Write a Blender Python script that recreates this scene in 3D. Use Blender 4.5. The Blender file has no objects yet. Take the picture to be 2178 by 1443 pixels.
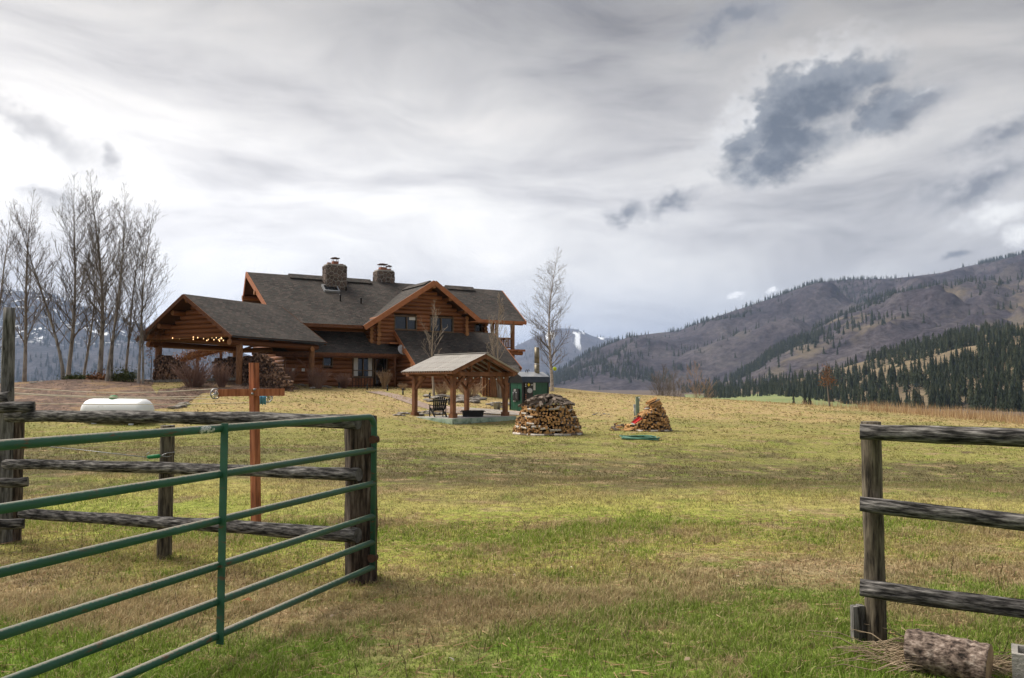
import bpy, math, random
import numpy as np
from mathutils import Vector, Matrix, noise as mnoise, Euler
random.seed(7); RNG = np.random.default_rng(7)
rad = math.radians
S = bpy.context.scene
COL = S.collection

# ------------------------------------------------------------------ camera
F = 1650.0; CX, CY = 1089.0, 721.5; EYE = 1.65; PITCH = math.atan(97.0/F)
cam = bpy.data.cameras.new('camera'); camo = bpy.data.objects.new('camera', cam); COL.objects.link(camo)
cam.sensor_width = 36.0; cam.lens = 36.0*F/2178.0; cam.clip_start = 0.1; cam.clip_end = 40000
camo.location = (0, 0, EYE); camo.rotation_euler = (rad(90)+PITCH, 0, 0)
S.camera = camo
S.cycles.use_denoising = True
S.cycles.max_bounces = 6; S.cycles.diffuse_bounces = 2; S.cycles.transparent_max_bounces = 6
S.cycles.volume_bounces = 1
S.view_settings.view_transform = 'Standard'; S.view_settings.look = 'None'
S.view_settings.gamma = 1.0; S.view_settings.exposure = 0.35; S.view_settings.use_curve_mapping = False

def ray(px, py):
    x = (px-CX)/F; y = -(py-CY)/F
    c, s = math.cos(PITCH), math.sin(PITCH)
    return Vector((x, c - y*s, s + y*c))
def at(px, py, Y):                       # the point on the pixel's ray at distance Y along the ground
    d = ray(px, py); k = Y/d.y
    return Vector((d.x*k, Y, EYE + d.z*k))
def azel(px, py):
    d = ray(px, py).normalized()
    return math.atan2(d.x, d.y), math.asin(d.z)

# ------------------------------------------------------------------ sky
EXPO = 0.35; SKY = 2.0**-EXPO
SUN_AZ, SUN_EL = rad(-68), rad(52)
world = bpy.data.worlds.new('World'); S.world = world; world.use_nodes = True
class NT:
    def __init__(s, tree): s.t = tree; s.n = tree.nodes; s.l = tree.links
    def node(s, typ, **kw):
        n = s.n.new(typ)
        for k, v in kw.items(): setattr(n, k, v)
        return n
    def setin(s, sock, v):
        if v is None: return
        if isinstance(v, bpy.types.NodeSocket): s.l.new(v, sock)
        else:
            if sock.type == 'RGBA' and not hasattr(v, '__len__'): v = (v, v, v, 1)
            if sock.type == 'RGBA' and len(v) == 3: v = (*v, 1)
            sock.default_value = v
    def math(s, op, a, b=None, c=None, clamp=False):
        n = s.node('ShaderNodeMath', operation=op); n.use_clamp = clamp
        for i, v in enumerate((a, b, c)):
            if v is not None: s.setin(n.inputs[i], v)
        return n.outputs[0]
    def vmath(s, op, a, b=None):
        n = s.node('ShaderNodeVectorMath', operation=op)
        s.setin(n.inputs[0], a)
        if b is not None:
            if op == 'SCALE': s.setin(n.inputs['Scale'], b)
            else: s.setin(n.inputs[1], b)
        return n.outputs['Value'] if op in ('LENGTH', 'DOT_PRODUCT', 'DISTANCE') else n.outputs[0]
    def mix(s, f, a, b, blend='MIX'):
        n = s.node('ShaderNodeMix', data_type='RGBA', blend_type=blend)
        s.setin(n.inputs[0], f); s.setin(n.inputs[6], a); s.setin(n.inputs[7], b)
        return n.outputs[2]
    def ramp(s, f, stops, interp='LINEAR'):
        n = s.node('ShaderNodeValToRGB'); r = n.color_ramp; r.interpolation = interp
        while len(r.elements) < len(stops): r.elements.new(0.5)
        for e, (p, c) in zip(r.elements, stops):
            e.position = p
            if not hasattr(c, '__len__'): c = (c, c, c)
            e.color = (*c[:3], 1)
        s.setin(n.inputs[0], f); return n.outputs[0]
    def noise(s, vec, scale, detail=4, rough=0.55, dist=0.0, out='Fac'):
        n = s.node('ShaderNodeTexNoise'); s.setin(n.inputs['Vector'], vec)
        n.inputs['Scale'].default_value = scale; n.inputs['Detail'].default_value = detail
        n.inputs['Roughness'].default_value = rough; n.inputs['Distortion'].default_value = dist
        return n.outputs[0] if out == 'Fac' else n.outputs[1]
    def maprange(s, v, a, b, c=0.0, d=1.0, smooth=True):
        n = s.node('ShaderNodeMapRange'); n.interpolation_type = 'SMOOTHSTEP' if smooth else 'LINEAR'
        n.clamp = True
        s.setin(n.inputs[0], v)
        for i, q in enumerate((a, b, c, d)): n.inputs[i+1].default_value = q
        return n.outputs[0]
    def mapping(s, vec, loc=(0,0,0), rot=(0,0,0), scale=(1,1,1), typ='POINT'):
        n = s.node('ShaderNodeMapping', vector_type=typ); s.setin(n.inputs[0], vec)
        n.inputs[1].default_value = loc; n.inputs[2].default_value = rot; n.inputs[3].default_value = scale
        return n.outputs[0]
    def comb(s, x, y, z=0.0):
        n = s.node('ShaderNodeCombineXYZ')
        for i, v in enumerate((x, y, z)): s.setin(n.inputs[i], v)
        return n.outputs[0]
    def sep(s, v):
        n = s.node('ShaderNodeSeparateXYZ'); s.setin(n.inputs[0], v); return n.outputs

w = NT(world.node_tree)
for n in list(w.n): w.n.remove(n)
wout = w.node('ShaderNodeOutputWorld'); wbg = w.node('ShaderNodeBackground')
sky = w.node('ShaderNodeTexSky', sky_type='NISHITA'); sky.sun_disc = False
sky.sun_elevation = SUN_EL; sky.sun_rotation = SUN_AZ; sky.air_density = 1.0; sky.dust_density = 2.0
tc = w.node('ShaderNodeTexCoord')
d = w.vmath('NORMALIZE', tc.outputs['Generated'])
dx, dy, dz = w.sep(d)
az = w.math('ARCTAN2', dx, dy); el = w.math('ARCSINE', dz)
ae = w.comb(az, el)
# a veil of high cloud: streaks that run almost level, brightest in a band above the horizon and towards the veiled sun
warp = w.noise(w.mapping(ae, scale=(2.2, 5.0, 1)), 1.0, 2, 0.5, out='Color')
wv = w.vmath('ADD', ae, w.vmath('SCALE', w.vmath('SUBTRACT', warp, (0.5, 0.5, 0.5)), 0.20))
streak = w.noise(w.mapping(wv, rot=(0, 0, rad(-8)), scale=(2.3, 8.5, 1)), 1.0, 6, 0.56)
st = streak
base = w.ramp(w.math('DIVIDE', el, rad(60)), [(0.0, (0.66, 0.715, 0.82)), (0.07, (0.76, 0.79, 0.855)), (0.14, (0.95, 0.945, 0.945)),
     (0.21, (1.04, 1.025, 1.01)), (0.30, (0.80, 0.78, 0.765)), (0.43, (0.47, 0.455, 0.445)), (0.60, (0.52, 0.51, 0.505)), (1.0, (0.72, 0.72, 0.73))])
gray = w.ramp(st, [(0.34, (0.55, 0.55, 0.57)), (0.43, (0.79, 0.785, 0.795)), (0.53, (1.0, 0.995, 0.985)), (0.66, (1.24, 1.215, 1.18))])
veil = w.mix(1.0, base, gray, 'MULTIPLY')
sund = (math.sin(rad(-33))*math.cos(rad(13)), math.cos(rad(-33))*math.cos(rad(13)), math.sin(rad(13)))
gl = w.math('MAXIMUM', w.vmath('DOT_PRODUCT', d, sund), 0.0)
side = w.maprange(gl, 0.5, 0.95, 0.80, 1.04)
veil = w.mix(1.0, veil, w.comb(side, side, side), 'MULTIPLY')
glow = w.math('MULTIPLY', w.math('POWER', gl, 16.0), 0.29)
veil = w.mix(1.0, veil, w.vmath('SCALE', (1.0, 0.93, 0.83), glow), 'ADD')
col = w.mix(0.94, w.vmath('SCALE', sky.outputs[0], 0.10), veil)
# separate lower cumulus, laid out by compass direction and height: ellipses (centre, radii, tilt) roughened by noise
dn = w.noise(w.mapping(ae, scale=(1, 1.2, 1)), 10.0, 4, 0.6, out='Color')
fin = w.node('ShaderNodeTexNoise'); w.setin(fin.inputs['Vector'], w.mapping(ae, scale=(1, 1.3, 1))); fin.inputs['Scale'].default_value = 34.0; fin.inputs['Detail'].default_value = 7; fin.inputs['Roughness'].default_value = 0.62
dn2 = fin.outputs[0]
jit = w.vmath('SUBTRACT', dn, (0.5, 0.5, 0.5)); jf = w.vmath('SUBTRACT', fin.outputs[1], (0.5, 0.5, 0.5)); rough = w.math('SUBTRACT', dn2, 0.5)
aw = w.vmath('ADD', ae, w.vmath('ADD', w.vmath('SCALE', jit, 0.085), w.vmath('SCALE', jf, 0.026))); aw2 = w.vmath('ADD', ae, w.vmath('ADD', w.vmath('SCALE', jit, 0.03), w.vmath('SCALE', jf, 0.032)))
lit = (-0.018, 0.022, 0.0)                                       # the sunlit edges face the veiled sun, up and to its side
big = [((1640, 262), (205, 84), 12), ((1735, 195), (175, 100), 18), ((1835, 160), (100, 52), 16), ((1665, 325), (170, 56), 10), ((1880, 240), (100, 48), 16)]
grey = [((1950, 245), (105, 48), 22), ((1560, 45), (170, 56), 8), ((2140, 285), (140, 44), 20), ((2090, 385), (150, 48), 18), ((1430, 430), (78, 30), 14), ((1335, 442), (56, 30), 8), ((2050, 540), (40, 13), 15)]
pale = [((2125, 452), (85, 28), 10), ((2175, 500), (40, 26), 20)]
puff = [((1562, 632), (22, 10), 0), ((1642, 624), (14, 10), 0)]
soft = [((105, 415), (64, 36), 12), ((244, 328), (28, 34), 0), ((50, 250), (210, 44), -24)]
crnd = random.Random(5)
for k in range(7):                                               # the same kind of cloud goes on round the rest of the sky
    a_ = 1.0 + k*0.72 + crnd.uniform(-.2, .2)
    grey.append(((a_ if a_ < math.pi else a_-2*math.pi, crnd.uniform(0.16, 0.45)), (crnd.uniform(90, 170), crnd.uniform(34, 60)), crnd.uniform(0, 20)))
def nearest(src, items):
    out = None
    for (c, r_, tilt) in items:
        a0, e0 = c if abs(c[0]) < 4 else azel(*c)
        q = w.vmath('LENGTH', w.mapping(src, (a0, e0, 0), (0, 0, rad(tilt)), (r_[0]/F, r_[1]/F, 1), 'TEXTURE'))
        out = q if out is None else w.math('MINIMUM', out, q)
    return out
dnx = w.math('SUBTRACT', w.sep(dn)[0], 0.5)
def lay(col, items, src, dk, md, lt, amount, a1, toward, op=1.0, s0=-0.2, s1=0.9):
    r1 = nearest(src, items); den = w.math('ADD', w.math('SUBTRACT', 1.0, r1), w.math('MULTIPLY', rough, amount))
    alpha = w.math('MULTIPLY', w.maprange(den, -0.10, a1), op)
    r2 = nearest(w.vmath('ADD', src, toward), items) if toward else r1
    sh = w.maprange(w.math('ADD', w.math('SUBTRACT', 1.0, r2), w.math('ADD', w.math('MULTIPLY', rough, 1.1), w.math('MULTIPLY', dnx, 1.5))), s0, s1, smooth=False)
    return w.mix(alpha, col, w.ramp(sh, [(0.0, lt), (0.38, md), (1.0, dk)], 'EASE'))
col = lay(col, soft, aw, (0.46, 0.45, 0.455), (0.58, 0.57, 0.57), (0.76, 0.75, 0.74), 0.9, 1.0, None, 0.7)
col = lay(col, grey, aw, (0.25, 0.268, 0.305), (0.40, 0.41, 0.445), (0.66, 0.665, 0.69), 0.9, 1.1, None, 0.95)
col = lay(col, pale, aw2, (0.98, 0.98, 0.97), (0.86, 0.865, 0.88), (0.62, 0.64, 0.68), 0.9, 0.8, None)
col = lay(col, puff, aw2, (1.1, 1.1, 1.1), (1.0, 1.0, 1.02), (0.85, 0.88, 0.93), 0.8, 0.6, None)
col = lay(col, big, aw, (0.150, 0.175, 0.215), (0.30, 0.325, 0.365), (0.86, 0.86, 0.865), 0.75, 0.70, lit, 1.0, -0.20, 0.95)
w.setin(wbg.inputs[0], col); wbg.inputs[1].default_value = SKY
w.l.new(wbg.outputs[0], wout.inputs[0])

# ------------------------------------------------------------------ sun, veiled by thin cloud
sun = bpy.data.lights.new('sun', 'SUN'); suno = bpy.data.objects.new('sun', sun); COL.objects.link(suno)
sun.energy = 5.0; sun.angle = rad(40); sun.color = (1.0, 0.93, 0.83)
sv = Vector((math.sin(SUN_AZ)*math.cos(SUN_EL), math.cos(SUN_AZ)*math.cos(SUN_EL), math.sin(SUN_EL)))
suno.rotation_euler = (-sv).to_track_quat('-Z', 'Y').to_euler(); suno.location = (0, 0, 60)

# ------------------------------------------------------------------ helpers
WM = {}
def reg(o, M=None):
    WM[o.name] = M if M is not None else Matrix.Identity(4); return o
def empty(name, loc, rz=0, label=None, cat=None, group=None):
    o = bpy.data.objects.new(name, None); COL.objects.link(o)
    o.empty_display_size = 0.2
    M = Matrix.Translation(Vector(loc)) @ Matrix.Rotation(rz, 4, 'Z')
    o.matrix_basis = M; reg(o, M)
    tag(o, label, cat, group); return o
def tag(o, label=None, cat=None, group=None, kind=None):
    if label: o['label'] = label
    if cat: o['category'] = cat
    if group: o['group'] = group
    if kind: o['kind'] = kind
    return o
def put(name, mesh, M, parent=None):
    o = bpy.data.objects.new(name, mesh); COL.objects.link(o)
    if parent is not None:
        o.parent = parent; o.matrix_basis = WM[parent.name].inverted() @ M
    else: o.matrix_basis = M
    return reg(o, M)
class MB:
    def __init__(s): s.v = []; s.f = []; s.m = []; s.sm = []
    def add(s, v, f, mi=0, smooth=False):
        o = len(s.v); s.v += [tuple(q) for q in v]
        s.f += [tuple(i+o for i in q) for q in f]; s.m += [mi]*len(f); s.sm += [smooth]*len(f); return s
    def box(s, c, size, R=None, mi=0, bev=0.0):
        hx, hy, hz = size[0]/2, size[1]/2, size[2]/2
        v = [Vector((x*hx, y*hy, z*hz)) for z in (-1, 1) for y in (-1, 1) for x in (-1, 1)]
        if R is not None: v = [R @ q for q in v]
        c = Vector(c)
        return s.add([q+c for q in v], [(0,2,3,1),(4,5,7,6),(0,1,5,4),(2,6,7,3),(0,4,6,2),(1,3,7,5)], mi)
    def bar(s, a, b, wd, ht, up=(0,0,1), mi=0):          # a box from a to b, wd wide, ht high
        a, b = Vector(a), Vector(b); x = (b-a); L = x.length; x.normalize()
        y = Vector(up).cross(x); y.normalize(); z = x.cross(y)
        return s.box((a+b)/2, (L, wd, ht), Matrix((x, y, z)).transposed(), mi)
    def tube(s, pts, rs, n=6, cap=True, mi=0, capmi=None, smooth=True, jit=0.0, closed=False, seed=0):
        pts = [Vector(p) for p in pts]
        if not hasattr(rs, '__len__'): rs = [rs]*len(pts)
        o = len(s.v); N = len(pts); up = None
        for i, p in enumerate(pts):
            if closed: t = pts[(i+1) % N]-pts[i-1]
            else: t = pts[min(i+1, N-1)]-pts[max(i-1, 0)]
            if t.length < 1e-9: t = Vector((0,0,1))
            t.normalize()
            if up is None:
                up = Vector((0,0,1)) if abs(t.z) < .9 else Vector((1,0,0))
            a = up - t*up.dot(t)
            if a.length < 1e-6: a = t.orthogonal()
            a.normalize(); b = t.cross(a); up = a
            for k in range(n):
                q = 2*math.pi*k/n; r = rs[i]
                if jit:
                    dd = a*math.cos(q)+b*math.sin(q)
                    r *= 1+jit*mnoise.noise(dd*1.3+Vector((i*.45+seed, seed*1.7, 0)))
                s.v.append(tuple(p+(a*math.cos(q)+b*math.sin(q))*r))
        segs = N if closed else N-1
        for i in range(segs):
            j = (i+1) % N
            for k in range(n):
                k2 = (k+1) % n
                s.f.append((o+i*n+k, o+i*n+k2, o+j*n+k2, o+j*n+k)); s.m.append(mi); s.sm.append(smooth)
        if cap and not closed:
            cm = mi if capmi is None else capmi
            s.f.append(tuple(o+k for k in range(n))[::-1]); s.m.append(cm); s.sm.append(False)
            s.f.append(tuple(o+(N-1)*n+k for k in range(n))); s.m.append(cm); s.sm.append(False)
        return s
    def prism(s, poly, z0, z1, M=None, mi=0, smooth=False):   # polygon in x,y extruded along z
        n = len(poly)
        v = [Vector((p[0], p[1], z0)) for p in poly]+[Vector((p[0], p[1], z1)) for p in poly]
        if M is not None: v = [M @ q for q in v]
        f = [tuple(range(n))[::-1], tuple(range(n, 2*n))]+[(i, (i+1) % n, n+(i+1) % n, n+i) for i in range(n)]
        return s.add(v, f, mi, smooth)
    def lathe(s, prof, n=16, M=None, mi=0, smooth=True):      # profile of (r, z) about z
        v = []
        for r, z in prof:
            for k in range(n):
                q = 2*math.pi*k/n; p = Vector((r*math.cos(q), r*math.sin(q), z)); v.append(M @ p if M else p)
        f = []
        for i in range(len(prof)-1):
            for k in range(n):
                f.append((i*n+k, i*n+(k+1) % n, (i+1)*n+(k+1) % n, (i+1)*n+k))
        f.append(tuple(range(n))[::-1]); f.append(tuple((len(prof)-1)*n+k for k in range(n)))
        return s.add(v, f, mi, smooth)
    def mesh(s, name, mats, origin=None):
        me = bpy.data.meshes.new(name)
        v = np.array(s.v, dtype=np.float64).reshape(-1, 3)
        if origin is not None: v = v-np.array(origin)
        me.from_pydata(v.tolist(), [], s.f)
        if not isinstance(mats, (list, tuple)): mats = [mats]
        for m in mats: me.materials.append(m)
        me.polygons.foreach_set('material_index', s.m); me.polygons.foreach_set('use_smooth', s.sm)
        me.update(); return me
    def build(s, name, mats, parent=None, origin=None):       # verts are in world space; the origin goes to their middle
        v = np.array(s.v)
        if origin is None:
            origin = (v.min(0)+v.max(0))/2; 
            if parent is None: origin[2] = v[:, 2].min()
        return put(name, s.mesh(name, mats, origin), Matrix.Translation(Vector(origin)), parent)
def fast_mesh(name, V, Fc, mat, attrs=None, smooth=False):
    """V (n,3), Fc (m,k) arrays, all faces of k corners"""
    me = bpy.data.meshes.new(name); V = np.asarray(V, np.float32); Fc = np.asarray(Fc, np.int32)
    m, k = Fc.shape
    me.vertices.add(len(V)); me.vertices.foreach_set('co', V.ravel())
    me.loops.add(m*k); me.loops.foreach_set('vertex_index', Fc.ravel())
    me.polygons.add(m); me.polygons.foreach_set('loop_start', np.arange(m, dtype=np.int32)*k)
    me.polygons.foreach_set('use_smooth', np.full(m, smooth))
    me.materials.append(mat)
    for nm, arr in (attrs or {}).items():
        a = me.attributes.new(nm, 'FLOAT', 'POINT'); a.data.foreach_set('value', np.asarray(arr, np.float32))
    me.update(calc_edges=True); me.validate(); return me
def frame(x, y=None, z=None, o=(0,0,0)):
    x = Vector(x).normalized()
    if y is not None: y = Vector(y); z = x.cross(y).normalized(); y = z.cross(x)
    else:
        z = Vector(z); y = z.cross(x).normalized(); z = x.cross(y)
    M = Matrix((x, y, z)).transposed().to_4x4(); M.translation = Vector(o); return M

# ------------------------------------------------------------------ materials
def newmat(name):
    m = bpy.data.materials.new(name); m.use_nodes = True; t = NT(m.node_tree)
    return m, t, m.node_tree.nodes['Principled BSDF']
def noisemat(name, stops, scale=4.0, stretch=(1,1,1), rough=0.8, bump=0.0, rnd=0.0, detail=5, spec=0.3, coord='Object', metal=0.0, bscale=None, dist=0.0, dirt=None):
    m, t, b = newmat(name); c = t.node('ShaderNodeTexCoord').outputs[coord]
    if rnd is not None:
        oi = t.node('ShaderNodeObjectInfo'); c2 = t.vmath('ADD', c, t.vmath('SCALE', (37.0, 17.0, 71.0), oi.outputs['Random']))
    else: c2 = c
    v = t.mapping(c2, scale=stretch); f = t.noise(v, scale, detail, 0.6, dist)
    col = t.ramp(f, stops)
    if dirt:
        f2 = t.noise(c2, dirt[0], 4, 0.6); col = t.mix(t.maprange(f2, dirt[1], dirt[2]), col, dirt[3])
    if rnd:
        k = t.math('ADD', 1.0-rnd, t.math('MULTIPLY', oi.outputs['Random'], 2*rnd))
        col = t.mix(1.0, col, t.comb(k, k, k), 'MULTIPLY')
    t.setin(b.inputs['Base Color'], col); b.inputs['Roughness'].default_value = rough
    b.inputs['Specular IOR Level'].default_value = spec; b.inputs['Metallic'].default_value = metal
    if bump:
        bn = t.node('ShaderNodeBump'); bn.inputs['Strength'].default_value = bump; bn.inputs['Distance'].default_value = 0.02
        f3 = t.noise(v, bscale or scale*2, 5, 0.65); t.setin(bn.inputs['Height'], f3)
        t.l.new(bn.outputs[0], b.inputs['Normal'])
    return m
M = {}
M['log'] = noisemat('log_wood', [(.3, (.095, .036, .015)), (.5, (.25, .096, .039)), (.72, (.37, .158, .068))], 2.2, (1.2, 7, 7), .55, .3, .16, spec=.35)
M['logend'] = noisemat('log_end_grain', [(.3, (.20, .085, .034)), (.7, (.42, .21, .09))], 5, (1, 3, 3), .8, .2, .15)
M['beam'] = noisemat('dark_log', [(.3, (.06, .022, .009)), (.55, (.14, .052, .02)), (.75, (.22, .085, .03))], 2.2, (1.2, 6, 6), .6, .3, .1)
M['post'] = noisemat('log_post', [(.3, (.12, .05, .022)), (.55, (.25, .12, .055)), (.75, (.36, .19, .09))], 2.2, (4, 4, 1.0), .7, .3, .1)
M['fascia'] = noisemat('fascia_board', [(.3, (.31, .110, .042)), (.7, (.42, .165, .068))], 3, (1, 1, 1), .55, .1, .05)
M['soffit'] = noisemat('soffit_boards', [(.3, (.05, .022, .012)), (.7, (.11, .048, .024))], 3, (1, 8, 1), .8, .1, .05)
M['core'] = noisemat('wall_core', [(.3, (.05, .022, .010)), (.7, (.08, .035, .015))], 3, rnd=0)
M['frame'] = noisemat('window_frame', [(.3, (.11, .07, .04)), (.7, (.17, .11, .06))], 6, rough=.6, rnd=0)
M['darkmetal'] = noisemat('dark_metal', [(.3, .012), (.7, .025)], 8, rough=.5, spec=.4, rnd=0)
M['white'] = noisemat('white_cloth', [(.3, (.55, .54, .51)), (.7, (.72, .71, .68))], 3, (6, 6, 1), .9, rnd=0)
M['mortar'] = noisemat('mortar', [(.3, (.30, .28, .25)), (.7, (.42, .39, .35))], 20, rough=.95, bump=.3, rnd=0)
M['stone'] = noisemat('chimney_stone', [(.25, (.055, .045, .042)), (.5, (.115, .085, .070)), (.75, (.20, .15, .115))], 6, rough=.9, bump=.5, rnd=.42)
M['flue'] = noisemat('clay_flue', [(.3, (.22, .085, .05)), (.7, (.33, .14, .09))], 8, rough=.85, rnd=.1)
M['greymetal'] = noisemat('grey_metal', [(.3, (.25, .25, .26)), (.7, (.42, .42, .43))], 6, rough=.4, metal=.7, rnd=0)
M['path'] = noisemat('flagstone', [(.3, (.21, .15, .12)), (.7, (.42, .32, .26))], 4, rough=.9, bump=.3, rnd=.2)
M['rock'] = noisemat('field_rock', [(.3, (.12, .105, .09)), (.6, (.26, .235, .21)), (.8, (.38, .35, .31))], 4, rough=.95, bump=.5, rnd=.3)
M['cedar'] = noisemat('stained_cedar', [(.3, (.115, .046, .020)), (.55, (.20, .083, .036)), (.75, (.27, .12, .055))], 2.5, (1.5, 1.5, 1.5), .65, .15, .08)
M['conc'] = noisemat('concrete', [(.3, (.36, .34, .31)), (.7, (.50, .48, .44))], 3, rough=.9, bump=.2, rnd=.05)
M['paleg'] = noisemat('pale_green_paint', [(.34, (.13, .18, .13)), (.5, (.28, .36, .28)), (.7, (.40, .45, .36))], 3, (1, 1, 1), .8, .2, .1)
M['tinroof'] = noisemat('ribbed_tin', [(.3, (.33, .31, .285)), (.7, (.46, .435, .40))], 1.2, rough=.5, metal=.2, rnd=.05)
M['blackpl'] = noisemat('black_plastic', [(.3, .010), (.7, .022)], 6, rough=.45, rnd=0)
M['green'] = noisemat('green_sheet_metal', [(.3, (.012, .062, .036)), (.7, (.020, .095, .055))], 2, rough=.45, spec=.4, rnd=.05, bump=.05)
M['darkblue'] = noisemat('slate_blue_sheet_metal', [(.3, (.028, .036, .050)), (.7, (.045, .056, .075))], 3, rough=.35, rnd=0, metal=.2)
M['greypaint'] = noisemat('pale_grey_sheet_metal', [(.3, (.30, .31, .33)), (.7, (.45, .46, .48))], 2, rough=.32, rnd=0, metal=.3)
M['pipe'] = noisemat('weathered_flue_pipe', [(.3, (.10, .085, .06)), (.7, (.23, .20, .14))], 3, (1, 1, 3), rough=.45, metal=.5, rnd=0)
M['yellow'] = noisemat('yellow_label', [(.3, (.62, .45, .03)), (.7, (.70, .52, .05))], 8, rnd=0)
M['whitelabel'] = noisemat('white_label', [(.45, (.62, .62, .60)), (.62, (.30, .30, .30))], 60, (1, 1, 8), rough=.6, rnd=0)
M['silver'] = noisemat('silver_badge', [(.4, (.30, .31, .32)), (.6, (.50, .51, .52))], 30, rough=.35, metal=.6, rnd=0)
M['split'] = noisemat('split_wood', [(.28, (.20, .090, .032)), (.5, (.46, .25, .10)), (.75, (.68, .45, .22))], 5, (1, 3, 3), .85, .3, .42)
M['bark'] = noisemat('wood_bark', [(.3, (.06, .045, .035)), (.55, (.16, .125, .10)), (.78, (.36, .31, .27))], 7, (1, 2, 2), .95, .6, .30)
M['birchbark'] = noisemat('pale_bark', [(.32, (.20, .16, .13)), (.5, (.50, .45, .40)), (.75, (.68, .64, .58))], 5, (3, 1, 1), .9, .4, .15)
M['oldwood'] = noisemat('dark_firewood', [(.3, (.02, .012, .009)), (.55, (.05, .030, .022)), (.8, (.09, .055, .04))], 5, (1, 3, 3), .95, .3, .35)
M['red'] = noisemat('red_plastic', [(.3, (.48, .020, .018)), (.7, (.58, .03, .03))], 4, rough=.4, rnd=0)
M['handle'] = noisemat('tool_handle', [(.3, (.30, .17, .07)), (.7, (.46, .29, .14))], 8, rnd=0)
M['hose'] = noisemat('green_hose', [(.3, (.05, .14, .10)), (.7, (.10, .24, .17))], 8, rough=.45, rnd=0)
M['utilg'] = noisemat('grey_green_paint', [(.3, (.17, .22, .16)), (.7, (.25, .31, .23))], 4, rough=.7, bump=.2, rnd=0)
M['conduit'] = noisemat('grey_conduit', [(.3, (.30, .32, .34)), (.7, (.42, .44, .46))], 4, rough=.6, rnd=0)
M['tank'] = noisemat('white_tank_paint', [(.3, (.66, .67, .68)), (.7, (.76, .77, .78))], 1.2, rough=.38, spec=.5, rnd=0, dirt=(2.2, .55, .8, (.45, .45, .44)))
M['tankgreen'] = noisemat('green_plastic_dome', [(.3, (.01, .16, .05)), (.7, (.02, .24, .08))], 4, rough=.45, rnd=0)
M['cord'] = noisemat('cream_cord', [(.3, (.56, .50, .38)), (.7, (.70, .63, .50))], 10, rough=.9, rnd=0)
M['redwood'] = noisemat('red_stained_post', [(.30, (.14, .040, .017)), (.5, (.35, .115, .048)), (.70, (.52, .21, .10))], 6.0, (5, 5, .4), .7, .3, .08)
M['bluecloth'] = noisemat('blue_cloth', [(.3, (.10, .36, .56)), (.7, (.22, .50, .68))], 12, rough=.9, rnd=0)
M['aspen'] = noisemat('aspen_bark', [(.3, (.09, .078, .066)), (.5, (.27, .24, .205)), (.75, (.42, .385, .335))], 2.5, (2, 2, .8), .9, .3, .12)
M['twig'] = noisemat('bare_twigs', [(.3, (.105, .088, .074)), (.7, (.21, .178, .150))], .6, rough=.9, rnd=.15)
M['paletwig'] = noisemat('pale_twigs', [(.3, (.26, .205, .155)), (.7, (.40, .335, .26))], .6, rough=.9, rnd=.1)
M['birch'] = noisemat('birch_bark', [(.34, (.12, .095, .08)), (.46, (.42, .36, .31)), (.75, (.60, .53, .47))], 3.0, (1.5, 1.5, 3), .9, .3, 0)
M['shrub'] = noisemat('shrub_stems', [(.3, (.13, .068, .052)), (.7, (.30, .19, .15))], 1.3, rough=.9, rnd=.18)
M['shrub2'] = noisemat('tan_shrub_stems', [(.3, (.24, .15, .09)), (.7, (.42, .29, .18))], 1.3, rough=.9, rnd=.18)
M['rustleaf'] = noisemat('rust_leaves', [(.3, (.13, .050, .020)), (.7, (.33, .15, .055))], 2.0, rough=.85, rnd=.1)
M['evergreen'] = noisemat('low_conifer', [(.3, (.035, .06, .018)), (.55, (.09, .105, .03)), (.75, (.18, .105, .04))], 2.0, rough=.85, rnd=.15)
M['railwood'] = noisemat('weathered_rail', [(.38, (.007, .0065, .006)), (.46, (.046, .042, .040)), (.56, (.145, .135, .127)), (.70, (.33, .31, .29))], 7.0, (1.1, 7, 7), .92, 1.0, .10, detail=9, bscale=7.0)
M['postwood'] = noisemat('weathered_post', [(.35, (.018, .014, .010)), (.46, (.080, .064, .045)), (.66, (.205, .170, .120))], 7.0, (6, 6, .7), .9, .7, .08, detail=8, bscale=5.0)
M['darkpost'] = noisemat('creosote_post', [(.36, (.010, .007, .005)), (.46, (.050, .033, .024)), (.58, (.12, .088, .066)), (.72, (.25, .20, .158))], 6.0, (6, 6, .7), .92, .9, .06, detail=8, bscale=5.0)
M['greypost'] = noisemat('grey_post', [(.36, (.022, .020, .019)), (.48, (.115, .108, .10)), (.70, (.30, .285, .27))], 6.0, (6, 6, .7), .92, .8, .06, detail=8, bscale=5.0)
M['railend'] = noisemat('rail_end', [(.3, (.05, .044, .04)), (.7, (.20, .185, .17))], 16, rough=.95, rnd=.1, bump=.5)
M['rust'] = noisemat('rusty_iron', [(.3, (.045, .022, .014)), (.7, (.13, .065, .04))], 20, rough=.8, metal=.3, rnd=0)
M['logbark'] = noisemat('pine_bark', [(.37, (.016, .012, .010)), (.45, (.085, .060, .048)), (.56, (.21, .160, .130)), (.70, (.42, .35, .30))], 20.0, (1.0, 1.7, 1.7), .95, 1.0, 0, detail=8, bscale=10)
M['cutwood'] = noisemat('cut_wood_face', [(.3, (.24, .15, .085)), (.7, (.44, .31, .20))], 9, rough=.9, rnd=0, bump=.3)
M['drystalk'] = noisemat('dry_stalks', [(.3, (.14, .10, .062)), (.7, (.36, .28, .19))], 6.0, rough=.9, rnd=0)
M['block'] = noisemat('cinder_block', [(.3, (.22, .21, .19)), (.7, (.36, .34, .31))], 25, rough=.98, bump=.6, rnd=0)
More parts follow.
